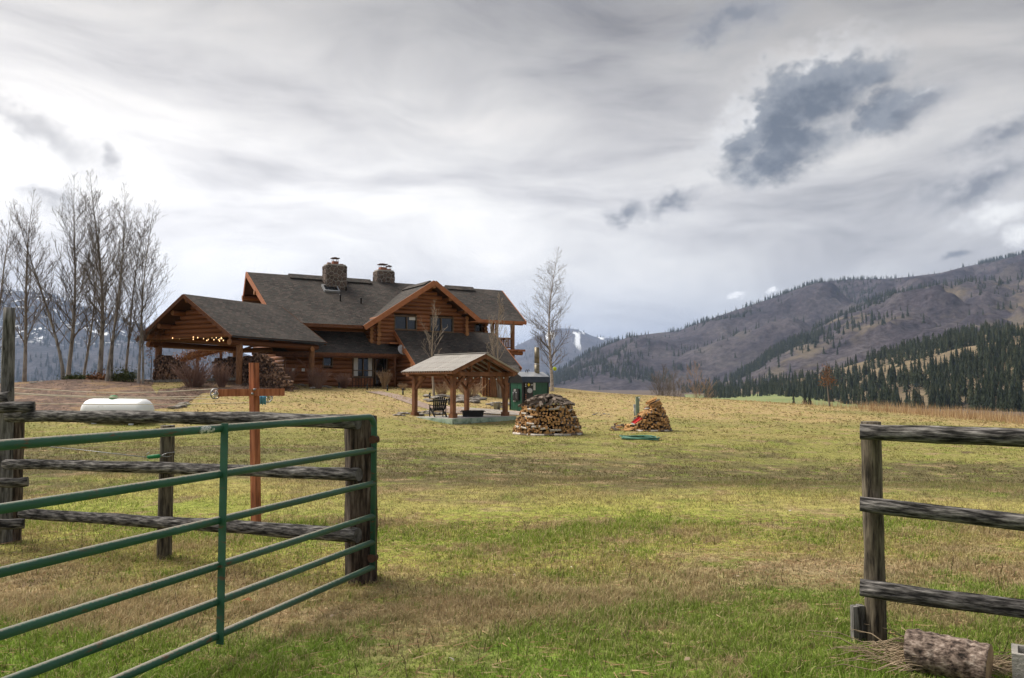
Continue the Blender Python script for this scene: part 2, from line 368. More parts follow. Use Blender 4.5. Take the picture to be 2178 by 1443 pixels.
def glassmat(name, c=(.012, .015, .018)):
    m, t, b = newmat(name); t.setin(b.inputs['Base Color'], c)
    b.inputs['Roughness'].default_value = .06; b.inputs['Specular IOR Level'].default_value = .6; return m
M['glass'] = glassmat('window_glass')
def emit(name, c, s):
    m, t, b = newmat(name); t.setin(b.inputs['Base Color'], c); t.setin(b.inputs['Emission Color'], c); b.inputs['Emission Strength'].default_value = s; return m
M['bulb'] = emit('warm_bulb', (1.0, .60, .28), 2.4)
def shingles():
    m, t, b = newmat('asphalt_shingles'); oc = t.node('ShaderNodeTexCoord').outputs['Object']
    br = t.node('ShaderNodeTexBrick'); t.setin(br.inputs['Vector'], oc)
    br.inputs['Scale'].default_value = 1.0; br.inputs['Brick Width'].default_value = .34; br.inputs['Row Height'].default_value = .17
    br.inputs['Mortar Size'].default_value = .018; br.inputs['Bias'].default_value = 0.0; br.inputs['Mortar Smooth'].default_value = .2
    br.inputs['Color1'].default_value = (.034, .029, .027, 1); br.inputs['Color2'].default_value = (.108, .086, .075, 1); br.inputs['Mortar'].default_value = (.022, .018, .017, 1)
    br.offset = .37
    n = t.noise(t.mapping(oc, scale=(3.0, 5.8, 1)), 1.0, 2); n2 = t.noise(oc, .35, 3)
    col = t.mix(t.maprange(n, .45, .65), br.outputs[0], (.046, .048, .044))
    col = t.mix(t.math('MULTIPLY', t.maprange(n2, .4, .7), .3), col, (.13, .11, .095))
    t.setin(b.inputs['Base Color'], col); b.inputs['Roughness'].default_value = .9; b.inputs['Specular IOR Level'].default_value = .2
    bn = t.node('ShaderNodeBump'); bn.inputs['Strength'].default_value = .6; bn.inputs['Distance'].default_value = .02
    t.l.new(br.outputs['Fac'], bn.inputs['Height']); bn.invert = True; t.l.new(bn.outputs[0], b.inputs['Normal'])
    return m
M['shingle'] = shingles()
def gatepaint():
    m, t, b = newmat('green_gate_paint'); g = t.node('ShaderNodeNewGeometry'); p = g.outputs['Position']
    f = t.noise(p, 3.0, 4); col = t.ramp(f, [(.3, (.016, .075, .045)), (.7, (.032, .112, .070))])
    r = t.noise(t.mapping(p, scale=(9, 9, 30)), 1.0, 6, .7); r2 = t.noise(p, 1.6, 3)
    fac = t.math('MULTIPLY', t.maprange(r, .56, .66), t.maprange(r2, .42, .62))
    col = t.mix(fac, col, (.13, .065, .038))
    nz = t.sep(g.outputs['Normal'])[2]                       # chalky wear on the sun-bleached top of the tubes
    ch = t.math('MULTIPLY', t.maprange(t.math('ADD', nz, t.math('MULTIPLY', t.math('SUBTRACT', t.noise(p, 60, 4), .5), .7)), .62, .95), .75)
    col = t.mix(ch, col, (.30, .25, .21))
    t.setin(b.inputs['Base Color'], col); b.inputs['Roughness'].default_value = .42; b.inputs['Specular IOR Level'].default_value = .4
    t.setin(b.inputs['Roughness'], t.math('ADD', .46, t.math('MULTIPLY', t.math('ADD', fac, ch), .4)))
    return m
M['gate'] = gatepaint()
# ------------------------------------------------------------------ terrain
CP = []
def cp(px, py, Y): CP.append(tuple(at(px, py, Y)))
for X in (-14, -6, 0, 6, 14):
    for Y in (-8, 0, 5, 9): CP.append((X, Y, 0.0))
for X in (-30, 30): CP.append((X, 0, 0.0)); CP.append((X, -20, 0))
CP += [(0, 13, -.02), (6, 12.5, 0.0), (12, 12.5, 0.02), (6, 17, -.42), (12, 17, -.52), (0, 18, -.26), (-6, 16, 0.0), (-10, 20, 0.0), (8, 22, -.5), (14, 24, -.48)]
for q in [(1168,928,28),(963,904,36),(1385,919,31),(1125,876,44),(760,824,55),(900,827,53),(1165,829,64),(1300,837,64),(1400,842,63),(1500,850,62),
          (1600,856,61),(1700,861,60),(1760,866,58),(1900,885,44),(2178,906,36),(250,906,31),(100,910,30),(-150,905,30),(300,874,34.5),(100,874,34),(-150,874,34),
          (420,852,38),(150,808,47),(60,814,46),(250,808,47),(330,815,46),(480,816,45),(600,829,46),(640,868,37.5),(640,905,32),(820,895,35),(880,852,45),(800,836,50),
          (1060,884,41),(1230,880,42),(1350,888,39),(1500,880,42),(1650,890,40),(1450,925,30),(1700,940,27)]: cp(*q)
CP += [(-6, 62, 1.5), (4, 68, 1.4), (-12, 60, 1.7), (-18, 54, 1.9), (-4, 78, 1.0), (6, 80, -.2), (12, 76, -.8), (24, 74, -2.0), (32, 58, -.9), (34, 44, -1.0), (34, 32, -.9),
       (30, 20, -.3), (-30, 56, .2), (-26, 62, -.6), (-40, 46, .5), (-40, 30, 0.), (-20, 72, -1.5), (0, 95, -4), (30, 95, -6), (-30, 90, -6), (50, 60, -4), (55, 20, -2), (-60, 60, -5), (-55, 20, -.5), (0, 125, -9), (60, 110, -10), (-60, 110, -10)]
CP = np.array(CP); _P = CP[:, :2]/30.0
def _phi(r2): return np.where(r2 > 1e-12, .5*r2*np.log(np.maximum(r2, 1e-12)), 0.0)
_n = len(CP); _D = ((_P[:, None]-_P[None])**2).sum(-1); _K = _phi(_D)+np.eye(_n)*2e-3
_Q = np.hstack([np.ones((_n, 1)), _P]); _A = np.block([[_K, _Q], [_Q.T, np.zeros((3, 3))]])
_W = np.linalg.solve(_A, np.concatenate([CP[:, 2], np.zeros(3)]))
VALLEY = -12.0
def gz(x, y):
    x = np.atleast_1d(np.asarray(x, float)); y = np.atleast_1d(np.asarray(y, float)); sh = x.shape
    p = np.stack([x.ravel(), y.ravel()], 1)/30.0; out = np.empty(len(p))
    for i in range(0, len(p), 20000):
        q = p[i:i+20000]; r2 = ((q[:, None]-_P[None])**2).sum(-1)
        out[i:i+20000] = _phi(r2) @ _W[:_n]+_W[_n]+q @ _W[_n+1:]
    dd = np.hypot(p[:, 0]*30, p[:, 1]*30-40); k = np.clip((dd-62)/70, 0, 1); k = k*k*(3-2*k)
    out = out*(1-k)+VALLEY*k
    return out.reshape(sh)
def G(x, y): return float(gz(x, y)[0])
def hit(px, py, y0=3.0, y1=130.0):                 # where the pixel's ray first meets the ground
    d_ = ray(px, py); Y = np.linspace(y0, y1, 1300); k = Y/d_.y
    zz = EYE+d_.z*k; gg = gz(d_.x*k, Y); i = np.argmax(zz <= gg)
    if zz[i] > gg[i]: return None
    a, b = (Y[i-1], Y[i]) if i else (Y[0], Y[0])
    t_ = (zz[i-1]-gg[i-1])/max((zz[i-1]-gg[i-1])-(zz[i]-gg[i]), 1e-9) if i else 0
    Yh = a+(b-a)*t_; k = Yh/d_.y
    return Vector((d_.x*k, Yh, EYE+d_.z*k))
def gp(x, y, dz=0.0): return Vector((x, y, G(x, y)+dz))

# --- colour of the lawn: one function of place, shared by the ground and the blades on it
def lawn_color(t, pos):
    x, y, z = t.sep(pos); flat = t.comb(x, y, 0.0)
    n1 = t.noise(flat, .42, 5, .6); n2 = t.noise(t.mapping(flat, loc=(9, 3, 0)), 1.7, 5, .65); n3 = t.noise(flat, 7.0, 4, .65)
    n0 = t.noise(t.mapping(flat, loc=(31, 7, 0), scale=(.6, 1, 1)), .13, 5, .6)
    yy = t.math('ADD', y, t.math('MULTIPLY', t.math('ADD', t.math('SUBTRACT', n1, .5), t.math('MULTIPLY', t.math('SUBTRACT', n2, .5), .45)), t.math('MULTIPLY', y, .62)))
    yy = t.math('ADD', yy, t.math('MULTIPLY', t.math('SUBTRACT', t.noise(t.mapping(flat, loc=(12, 60, 0)), .22, 3, .5), .5), t.math('MULTIPLY', y, .75)))
    f = t.math('DIVIDE', yy, 64.0)
    s = lambda Y: Y/64.0
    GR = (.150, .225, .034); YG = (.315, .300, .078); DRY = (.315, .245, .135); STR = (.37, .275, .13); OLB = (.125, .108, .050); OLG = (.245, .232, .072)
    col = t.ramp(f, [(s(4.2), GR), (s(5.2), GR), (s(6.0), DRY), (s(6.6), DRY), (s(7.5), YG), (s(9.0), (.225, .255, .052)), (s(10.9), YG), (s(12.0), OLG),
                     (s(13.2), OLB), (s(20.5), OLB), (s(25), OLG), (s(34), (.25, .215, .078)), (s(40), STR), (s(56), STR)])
    col = t.mix(t.math("MULTIPLY", t.maprange(n2, .51, .64), .7), col, (.195, .235, .045))            # fresh green
    dryp = t.noise(t.mapping(flat, loc=(50, 20, 0)), 1.1, 6, .68)
    col = t.mix(t.math('MULTIPLY', t.maprange(dryp, .53, .64), .8), col, (.31, .225, .13))            # dead thatch
    bare = t.noise(t.mapping(flat, loc=(70, 44, 0)), .55, 6, .66)
    col = t.mix(t.math('MULTIPLY', t.maprange(bare, .60, .70), .8), col, (.120, .078, .056))          # bare earth
    col = t.mix(t.math('MULTIPLY', t.maprange(n0, .54, .66), .65), col, (.185, .185, .060))           # greener reaches of the big lawn
    col = t.mix(t.math('MULTIPLY', t.maprange(n0, .46, .36), .4), col, (.36, .275, .125))
    k = t.maprange(n3, .28, .72, .62, 1.36, smooth=False)
    k2 = t.maprange(t.noise(t.mapping(flat, loc=(5, 90, 0)), 2.6, 5, .7), .3, .7, .72, 1.25, smooth=False)
    k = t.math('MULTIPLY', k, k2)
    return t.mix(1.0, col, t.comb(k, k, k), 'MULTIPLY'), n3
def ground_mat():
    m, t, b = newmat('lawn_and_valley'); pos = t.node('ShaderNodeNewGeometry').outputs['Position']
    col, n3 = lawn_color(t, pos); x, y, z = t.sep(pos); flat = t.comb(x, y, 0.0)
    fine = t.noise(flat, 30.0, 5, .7); k = t.maprange(fine, .3, .7, .55, 1.4, smooth=False)
    col = t.mix(1.0, col, t.comb(k, k, k), 'MULTIPLY')
    far = t.vmath('DISTANCE', flat, (0., 40., 0.))
    nf = t.noise(flat, .006, 4, .5)
    vcol = t.ramp(nf, [(.38, (.125, .095, .075)), (.52, (.10, .08, .066)), (.66, (.145, .115, .085))])
    col = t.mix(t.maprange(far, 75, 115), col, vcol)
    t.setin(b.inputs['Base Color'], col); b.inputs['Roughness'].default_value = .95; b.inputs['Specular IOR Level'].default_value = .1
    bn = t.node('ShaderNodeBump'); bn.inputs['Strength'].default_value = .9; bn.inputs['Distance'].default_value = .06
    t.setin(bn.inputs['Height'], t.math('ADD', t.math('MULTIPLY', n3, .7), t.math('MULTIPLY', fine, .5))); t.l.new(bn.outputs[0], b.inputs['Normal'])
    return m
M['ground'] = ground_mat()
def axis(a, b, step, far, n):
    core = np.arange(a, b+step/2, step); q = np.linspace(0, 1, n+1)[1:]
    hi = core[-1]+(np.exp(q*6)-1)/(math.exp(6)-1)*(far-core[-1])+q*step*n*.6; lo = core[0]-(np.exp(q*6)-1)/(math.exp(6)-1)*(far+core[0])-q*step*n*.6
    return np.concatenate([lo[::-1], core, hi])
gx = axis(-45, 45, .75, 16000, 34); gy = axis(-8, 90, .75, 16000, 34)
GX, GY = np.meshgrid(gx, gy); GZ = gz(GX, GY)
# low swells and tussocks so the lawn is not a perfect sheet
near = np.exp(-((np.hypot(GX, GY-30)/60)**4))
GZ += near*np.array([[.035*mnoise.noise((a*.35, b*.35, 3.1)) for a in gx] for b in gy])
nx, ny = len(gx), len(gy); idx = np.arange(nx*ny).reshape(ny, nx)
FQ = np.stack([idx[:-1, :-1], idx[:-1, 1:], idx[1:, 1:], idx[1:, :-1]], -1).reshape(-1, 4)
gme = fast_mesh('ground', np.stack([GX, GY, GZ], -1).reshape(-1, 3), FQ, M['ground'], smooth=True)
tag(put('ground', gme, Matrix.Identity(4)), kind='structure')
def gzt(x, y):                                     # height of the built sheet (with the swells), for the grass
    ix = np.clip(np.searchsorted(gx, x)-1, 0, nx-2); iy = np.clip(np.searchsorted(gy, y)-1, 0, ny-2)
    fx = (x-gx[ix])/(gx[ix+1]-gx[ix]); fy = (y-gy[iy])/(gy[iy+1]-gy[iy])
    return (GZ[iy, ix]*(1-fx)+GZ[iy, ix+1]*fx)*(1-fy)+(GZ[iy+1, ix]*(1-fx)+GZ[iy+1, ix+1]*fx)*fy

# --- grass blades
def grass_mat(name, mode):
    m, t, b = newmat(name); pos = t.node('ShaderNodeNewGeometry').outputs['Position']
    a = t.node('ShaderNodeAttribute', attribute_name='tint').outputs['Fac']
    h = t.node('ShaderNodeAttribute', attribute_name='tip').outputs['Fac']
    if mode == 'lawn':
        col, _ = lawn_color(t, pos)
        dry = t.mix(a, (.30, .22, .12), (.52, .42, .24)); grn = t.mix(a, (.11, .19, .024), (.28, .38, .055))
        g = t.maprange(t.math('SUBTRACT', t.sep(col)[1], t.sep(col)[0]), -.03, .035)
        pick = t.math('LESS_THAN', a, t.math('ADD', .10, t.math('MULTIPLY', g, .72)))
        c2 = t.mix(pick, dry, grn); col = t.mix(t.maprange(t.sep(pos)[1], 8.0, 18.0, .58, .20), col, c2)
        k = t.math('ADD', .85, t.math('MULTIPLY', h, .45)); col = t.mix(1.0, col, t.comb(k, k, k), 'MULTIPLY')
    else:
        col = t.ramp(a, [(0, (.26, .155, .085)), (.5, (.43, .29, .155)), (1, (.54, .41, .25))])
    t.setin(b.inputs['Base Color'], col); b.inputs['Roughness'].default_value = .75; b.inputs['Specular IOR Level'].default_value = .2
    tr = t.node('ShaderNodeBsdfTranslucent'); t.setin(tr.inputs[0], col)
    ms = t.node('ShaderNodeMixShader'); ms.inputs[0].default_value = .35; out = t.n['Material Output']
    t.l.new(b.outputs[0], ms.inputs[1]); t.l.new(tr.outputs[0], ms.inputs[2]); t.l.new(ms.outputs[0], out.inputs[0])
    return m
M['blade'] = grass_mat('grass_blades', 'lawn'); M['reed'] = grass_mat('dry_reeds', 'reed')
def blades(P, H, Wd, lean, segs=2, tint=None):
    """P (n,3) roots; one bent blade each: segs=2 gives 5 verts and 2 quads-as-tris, segs=1 a triangle"""
    n = len(P); a = RNG.uniform(0, 2*np.pi, n); l = RNG.uniform(0, 2*np.pi, n); ln = RNG.uniform(.2, 1, n)*lean
    sx, sy = np.cos(a)*Wd/2, np.sin(a)*Wd/2; lx, ly = np.cos(l)*ln*H, np.sin(l)*ln*H
    z0 = np.zeros(n); A = np.stack([P[:, 0]-sx, P[:, 1]-sy, P[:, 2]], 1); B = np.stack([P[:, 0]+sx, P[:, 1]+sy, P[:, 2]], 1)
    T = np.stack([P[:, 0]+lx, P[:, 1]+ly, P[:, 2]+H*(1-.25*ln)], 1)
    if tint is None: tint = RNG.uniform(0, 1, n)
    if segs == 1:
        V = np.stack([A, B, T], 1).reshape(-1, 3); Fc = np.arange(3*n).reshape(-1, 3); tip = np.tile([0, 0, 1.], n); tn = np.repeat(tint, 3)
    else:
        mx, my, mz = P[:, 0]+lx*.3, P[:, 1]+ly*.3, P[:, 2]+H*.58
        C = np.stack([mx-sx*.8, my-sy*.8, mz], 1); D_ = np.stack([mx+sx*.8, my+sy*.8, mz], 1)
        V = np.stack([A, B, C, D_, T], 1).reshape(-1, 3); o = np.arange(n)[:, None]*5
        Fc = np.concatenate([o+np.array([0, 1, 3]), o+np.array([0, 3, 2]), o+np.array([2, 3, 4])], 0); tip = np.tile([0, 0, .55, .55, 1.], n); tn = np.repeat(tint, 5)
    return V, Fc, {'tint': tn, 'tip': tip}
def fnoise(x, y, s, o=0.0): return np.array([mnoise.noise((a*s+o, b*s-o, o)) for a, b in zip(x, y)])
def band(y0, y1, dens, h, wd, lean, segs, clump=.0, name='grass', mat='blade'):
    half = 1.0 if y1 < 10 else .82; area = half*(y1*y1-y0*y0); n = int(area*dens)
    y = np.sqrt(RNG.uniform(y0*y0, y1*y1, n)); x = RNG.uniform(-half, half, n)*y
    if clump:                                     # gather part of the blades into tufts
        k = max(1, int(n*.035)); cx_, cy_ = x[:k], y[:k]; j = RNG.integers(0, k, n); g_ = RNG.uniform(0, 1, n) < clump
        x = np.where(g_, cx_[j]+RNG.normal(0, .028, n), x); y = np.where(g_, cy_[j]+RNG.normal(0, .028, n), y)
    big = fnoise(x[::8], y[::8], 1.1, 4.0); big = np.repeat(big, 8)[:n] if len(big)*8 >= n else np.resize(np.repeat(big, 8), n)
    hh = h*RNG.uniform(.45, 1.25, n)*np.clip(1+.8*fnoise_fast(x, y), .45, 1.9)
    P = np.stack([x, y, gzt(x, y)-.004], 1)
    V, Fc, at_ = blades(P, hh, wd*RNG.uniform(.7, 1.3, n), lean, segs)
    o = put(name, fast_mesh(name, V, Fc, M[mat], at_), Matrix.Identity(4)); return o
def fnoise_fast(x, y):                             # a few summed waves: cheap patchiness
    return .4*np.sin(x*1.7+1.3*np.sin(y*1.1))+.35*np.sin(y*2.3+1.1*np.sin(x*1.9+2))+.25*np.sin(x*4.1-y*3.7+np.sin(y*5))
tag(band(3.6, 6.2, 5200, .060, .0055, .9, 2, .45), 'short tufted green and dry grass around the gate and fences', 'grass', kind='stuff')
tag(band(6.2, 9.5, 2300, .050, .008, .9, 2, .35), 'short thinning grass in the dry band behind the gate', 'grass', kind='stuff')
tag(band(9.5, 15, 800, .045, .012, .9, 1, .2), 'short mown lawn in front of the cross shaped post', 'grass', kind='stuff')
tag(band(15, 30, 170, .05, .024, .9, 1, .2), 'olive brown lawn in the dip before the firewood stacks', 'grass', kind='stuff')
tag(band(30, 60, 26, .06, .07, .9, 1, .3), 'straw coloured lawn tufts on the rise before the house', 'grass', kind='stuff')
# longer dead straws lying about near the camera
def straws(n, y0, y1, L, r, name, label):
    y = np.sqrt(RNG.uniform(y0*y0, y1*y1, n)); x = RNG.uniform(-.7, .7, n)*y; z = gzt(x, y)+.01
    a = RNG.uniform(0, 2*np.pi, n); l = L*RNG.uniform(.4, 1.3, n); up = RNG.uniform(.0, .5, n)**2*1.2
    P0 = np.stack([x, y, z], 1); P1 = P0+np.stack([np.cos(a)*l, np.sin(a)*l, l*up], 1); s_ = np.stack([-np.sin(a)*r, np.cos(a)*r, np.full(n, r)], 1)
    V = np.stack([P0-s_, P0+s_, P1], 1).reshape(-1, 3); tn = np.repeat(RNG.uniform(0, 1, n), 3)
    return tag(put(name, fast_mesh(name, V, np.arange(3*n).reshape(-1, 3), M['reed'], {'tint': tn, 'tip': tn}), Matrix.Identity(4)), label, 'straw', kind='stuff')
def stubs(n, y0, y1):
    y = np.sqrt(RNG.uniform(y0*y0, y1*y1, n)); x = RNG.uniform(-.7, .7, n)*y; keep = fnoise_fast(x*1.3+4, y*1.3) > -.1; x, y = x[keep], y[keep]
    V, Fc, at_ = blades(np.stack([x, y, gzt(x, y)-.005], 1), RNG.uniform(.05, .15, len(x)), np.full(len(x), .006), .5, 1, RNG.uniform(0, .45, len(x)))
    tag(put('dead_weed_stalks', fast_mesh('dead_weed_stalks', V, Fc, M['stub'], at_), Matrix.Identity(4)), 'short dark dead weed stalks standing in the turf', 'stalks', kind='stuff')
M['stub'] = noisemat('dark_stalks', [(.3, (.045, .030, .020)), (.7, (.17, .115, .075))], 3.0, rnd=None)
stubs(5200, 3.7, 9.5)
straws(9000, 3.7, 10, .13, .003, 'dead_straw', 'loose dead grass stems scattered through the turf')
# the tall dry reed field on the far side of the lawn
def reeds():
    n = 60000; y = RNG.uniform(30, 100, n); x = RNG.uniform(18, 62, n)
    edge = 23.2-np.clip((y-36)*.0, 0, 3)+1.2*np.sin(y*.35)+.7*np.sin(y*1.1+1)+np.clip(44-y, 0, 20)*.12
    edge = np.where(y > 58, edge-(y-58)*.55, edge)
    keep = (x > edge) & (x > 6) & (np.abs(x) < y*.75) & (RNG.uniform(0, 1, n) < np.clip((x-edge)/2.5+.25, 0, 1)*np.clip(1.3-(y-36)/70, .25, 1))
    x, y = x[keep], y[keep]; P = np.stack([x, y, gzt(x, y)-.02], 1)
    hh = RNG.uniform(.35, .85, len(x))*np.clip((x-edge[keep])/3+.45, .45, 1.1)
    V, Fc, at_ = blades(P, hh, np.full(len(x), .035), .35, 1)
    tag(put('reed_bed', fast_mesh('reed_bed', V, Fc, M['reed'], at_), Matrix.Identity(4)), 'tall dry tan reeds bordering the lawn below the pine slope', 'reeds', kind='stuff')
reeds()

# ------------------------------------------------------------------ mountains: each a real slope with its own distance, built from foot to crest and down behind
def interp(pts, x): return np.interp(x, [p[0] for p in pts], [p[1] for p in pts])
def hill_mat(name, stops, snow=None, tan=None, gully=.62, streak=None, sc=1.0):
    m, t, b = newmat(name); g = t.node('ShaderNodeNewGeometry'); p = g.outputs['Position']
    f = t.noise(p, .006*sc, 6, .62); col = t.ramp(f, stops)
    f2 = t.noise(p, .05*sc, 5, .7); k = t.maprange(f2, .3, .7, 1-gully, 1+gully, smooth=False); col = t.mix(1.0, col, t.comb(k, k, k), 'MULTIPLY')
    if tan: col = t.mix(t.math('MULTIPLY', t.maprange(t.noise(t.mapping(p, loc=(300, 90, 0)), .0045*sc, 5, .6), tan[0], tan[1]), tan[3]), col, tan[2])
    if snow:
        x, y, z = t.sep(p); sn = t.noise(t.mapping(p, scale=snow[3]), snow[4], 5, .6)
        fac = t.math('MULTIPLY', t.maprange(sn, snow[0], snow[1]), t.maprange(z, snow[2], snow[2]*1.5))
        col = t.mix(fac, col, (.74, .77, .80))
    t.setin(b.inputs['Base Color'], col); b.inputs['Roughness'].default_value = .98; b.inputs['Specular IOR Level'].default_value = .05
    bn = t.node('ShaderNodeBump'); bn.inputs['Strength'].default_value = .8; bn.inputs['Distance'].default_value = 14/sc
    t.setin(bn.inputs['Height'], t.noise(p, .02*sc, 6, .65)); t.l.new(bn.outputs[0], b.inputs['Normal'])
    return m
HILLS = {}
def mountain(name, sil, dfoot, dcrest, mat, label, x0, x1, nx_=170, ny_=46, spur=.0, sf=6.0, seed=0, zfoot=VALLEY-4, ex=1.0):
    """sil: skyline in photo pixels; the slope climbs from dfoot to dcrest metres and falls away behind"""
    px = np.linspace(x0, x1, nx_); tt = np.linspace(0, 1.7, ny_)
    V = np.zeros((ny_, nx_, 3))
    df = interp(dfoot, px); dc = interp(dcrest, px); sy = interp(sil, px)
    for i, p in enumerate(px):
        r_ = ray(p, sy[i]); r_ = r_/r_.y; zc = EYE+r_.z*dc[i]
        for j, t_ in enumerate(tt):
            d_ = df[i]+(dc[i]-df[i])*t_; X = r_.x*d_; Yd = d_
            if t_ <= 1:
                h = t_**ex; z = zfoot+(zc-zfoot)*h
                n_ = mnoise.fractal((X*.001*sf+seed, Yd*.001*sf, seed), 1.0, 2.0, 5)
                r2 = 1-abs(mnoise.noise((X*.0006*sf+seed*2, Yd*.0003*sf, seed+5)))*2
                z += (zc-zfoot)*(spur*(n_*.5+r2*.5))*(math.sin(math.pi*min(t_, 1))**.8)
                zl = EYE+r_.z*d_                       # never rises over the skyline
                z = min(z, zl-(1-t_)*.02*(zc-zfoot)-0.2*(1-t_))
            else:
                z = zc-(zc-zfoot)*((t_-1)/.7)*1.02
            V[j, i] = (X, Yd, z)
    ii = np.arange(nx_*ny_).reshape(ny_, nx_); Fq = np.stack([ii[:-1, :-1], ii[:-1, 1:], ii[1:, 1:], ii[1:, :-1]], -1).reshape(-1, 4)
    o = put(name, fast_mesh(name, V.reshape(-1, 3), Fq, mat, smooth=True), Matrix.Identity(4)); tag(o, label, kind='structure')
    HILLS[name] = (px, tt, V); return o
PUR = [(.32, (.026, .024, .030)), (.5, (.052, .045, .052)), (.7, (.080, .070, .071))]
M['hillB'] = hill_mat('purple_brown_slope', PUR, tan=(.55, .72, (.105, .092, .072), .55), snow=(.66, .70, 520, (1, 1, 1), .02))
M['hillC'] = hill_mat('brown_spur', PUR, tan=(.49, .66, (.150, .122, .082), .8), sc=1.6)
M['hillD'] = hill_mat('tan_grass_slope', [(.3, (.085, .068, .048)), (.5, (.145, .115, .076)), (.7, (.20, .158, .10))], gully=.3, sc=2.5)
M['hillL'] = hill_mat('dark_far_mountain', [(.3, (.028, .030, .034)), (.5, (.048, .047, .052)), (.7, (.075, .070, .072))], snow=(.56, .62, 150, (1, 1, 1), .016))
M['hillA'] = hill_mat('far_snowy_mountain', [(.3, (.035, .036, .042)), (.5, (.06, .058, .065)), (.7, (.085, .08, .085))], snow=(.57, .64, 260, (2.2, .25, .25), .0026))
hA = mountain('far_snowy_mountain', [(1000,815),(1060,765),(1095,737),(1130,720),(1165,706),(1190,698),(1225,699),(1262,716),(1330,722),(1420,735),(1600,760),(1800,790)], [(0, 5200)], [(0, 8200)], M['hillA'],
         'far rounded mountain with snow streaks', 960, 1800, 130, 40, .30, 1.6, 3.0)
hL = mountain('dark_far_mountain', [(-700,690),(-400,640),(-150,618),(0,616),(60,621),(105,628),(170,651),(230,668),(300,692),(380,712),(470,735),(560,765),(660,800),(760,812)], [(0, 2600)], [(0, 5200)], M['hillL'],
         'dark blue mountain flecked with snow', -700, 760, 150, 44, .22, 2.2, 8.0)
hB = mountain('high_ridge', [(1150,812),(1180,797),(1215,776),(1250,752),(1290,735),(1340,716),(1400,708),(1440,705),(1530,672),(1640,635),(1735,600),(1800,595),(1900,592),(1950,587),(2000,581),(2050,568),(2110,556),(2178,540),(2400,505),(2700,490),(3100,520)],
         [(1150, 1900), (2178, 1700), (3100, 1500)], [(1150, 3000), (1700, 3700), (2178, 3900), (3100, 3600)], M['hillB'], 'high purple brown ridge', 1150, 3100, 330, 90, .34, 4.2, 1.0, ex=.92)
hC = mountain('middle_spur', [(1440,838),(1540,815),(1590,790),(1640,752),(1700,718),(1750,692),(1800,667),(1850,642),(1900,624),(1960,611),(2020,600),(2100,594),(2178,590),(2400,560),(2800,560)],
         [(1440, 1250), (2178, 1050), (2800, 900)], [(1440, 1500), (1640, 1800), (1900, 2200), (2800, 2300)], M['hillC'], 'brown spur', 1440, 2800, 260, 70, .26, 8.0, 5.0)
hD = mountain('near_slope', [(1480,842),(1560,830),(1660,815),(1740,796),(1800,780),(1860,762),(1950,737),(2050,712),(2178,690),(2400,660),(2800,660)],
         [(1480, 820), (1740, 560), (1900, 460), (2178, 380), (2800, 320)], [(1480, 1000), (1800, 900), (2178, 900), (2800, 900)], M['hillD'], 'lower tan grass slope', 1480, 2800, 170, 46, .16, 14.0, 9.0)

# --- pines
def pine_shape(seed, tiers=9, n=7, w=.2):
    """unit-height pine: ragged drooping tiers of branch fans; returns crown verts and tris"""
    r = random.Random(seed); v = []; f = []
    for k in range(tiers):
        h = .14+.82*(k/tiers)**.95; R = w*(1-(k/tiers))**.8*(.75+.5*r.random())+.012
        a0 = r.random()*6.28; top = len(v); v.append((r.uniform(-.006, .006), r.uniform(-.006, .006), min(h+.17*(1-.5*k/tiers), 1.0)))
        for q in range(n):
            a = a0+6.28318*q/n+r.uniform(-.25, .25); rr = R*r.uniform(.55, 1.2); i = len(v)
            v.append((math.cos(a)*rr, math.sin(a)*rr, h-.05*r.random()-.25*rr))
            b = a+3.14159/n; v.append((math.cos(b)*rr*.45, math.sin(b)*rr*.45, h+.02))
        for q in range(n):
            i = top+1+2*q; j = top+1+2*((q+1) % n)
            f.append((top, i, i+1)); f.append((top, i+1, j))
    return np.array(v), np.array(f)
def pine_mat():
    m, t, b = newmat('pine_needles'); oi = t.node('ShaderNodeObjectInfo'); pos = t.node('ShaderNodeNewGeometry').outputs['Position']
    f = t.noise(pos, .09, 4, .6); f2 = t.noise(pos, 1.4, 3, .6)
    col = t.ramp(f, [(.3, (.016, .024, .014)), (.5, (.030, .040, .021)), (.68, (.062, .066, .034))])
    k = t.maprange(f2, .3, .7, .6, 1.4); col = t.mix(1.0, col, t.comb(k, k, k), 'MULTIPLY')
    t.setin(b.inputs['Base Color'], col); b.inputs['Roughness'].default_value = .85; b.inputs['Specular IOR Level'].default_value = .15
    return m
M['pine'] = pine_mat(); M['pinetrunk'] = noisemat('pine_trunk', [(.3, (.06, .035, .022)), (.7, (.14, .085, .055))], 2, rnd=.1)
def hill_point(name, u, v):                        # u across 0..1, v up 0..1.7 -> point
    px, tt, V = HILLS[name]; ny_, nx_ = V.shape[:2]
    a = np.clip(u*(nx_-1), 0, nx_-1.001); b = np.clip(v/tt[-1]*(ny_-1), 0, ny_-1.001); i = a.astype(int); j = b.astype(int); fa = (a-i)[:, None]; fb = (b-j)[:, None]
    return (V[j, i]*(1-fa)+V[j, i+1]*fa)*(1-fb)+(V[j+1, i]*(1-fa)+V[j+1, i+1]*fa)*fb
def forest_points(name, n, dens, px_lo, px_hi, v_hi=1.03):
    px = HILLS[name][0]; ulo, uhi = (px_lo-px[0])/(px[-1]-px[0]), (px_hi-px[0])/(px[-1]-px[0])
    u = RNG.uniform(ulo, uhi, n); v = RNG.uniform(0.0, v_hi, n); pxs = px[0]+u*(px[-1]-px[0])
    P = hill_point(name, u, v); D_ = dens(pxs, v, P); k = RNG.uniform(0, 1, n) < D_
    return P[k], pxs[k], v[k]
def patch(P, s, o): return np.array([mnoise.fractal((p[0]*s+o, p[1]*s, o), 1.0, 2.0, 3) for p in P])
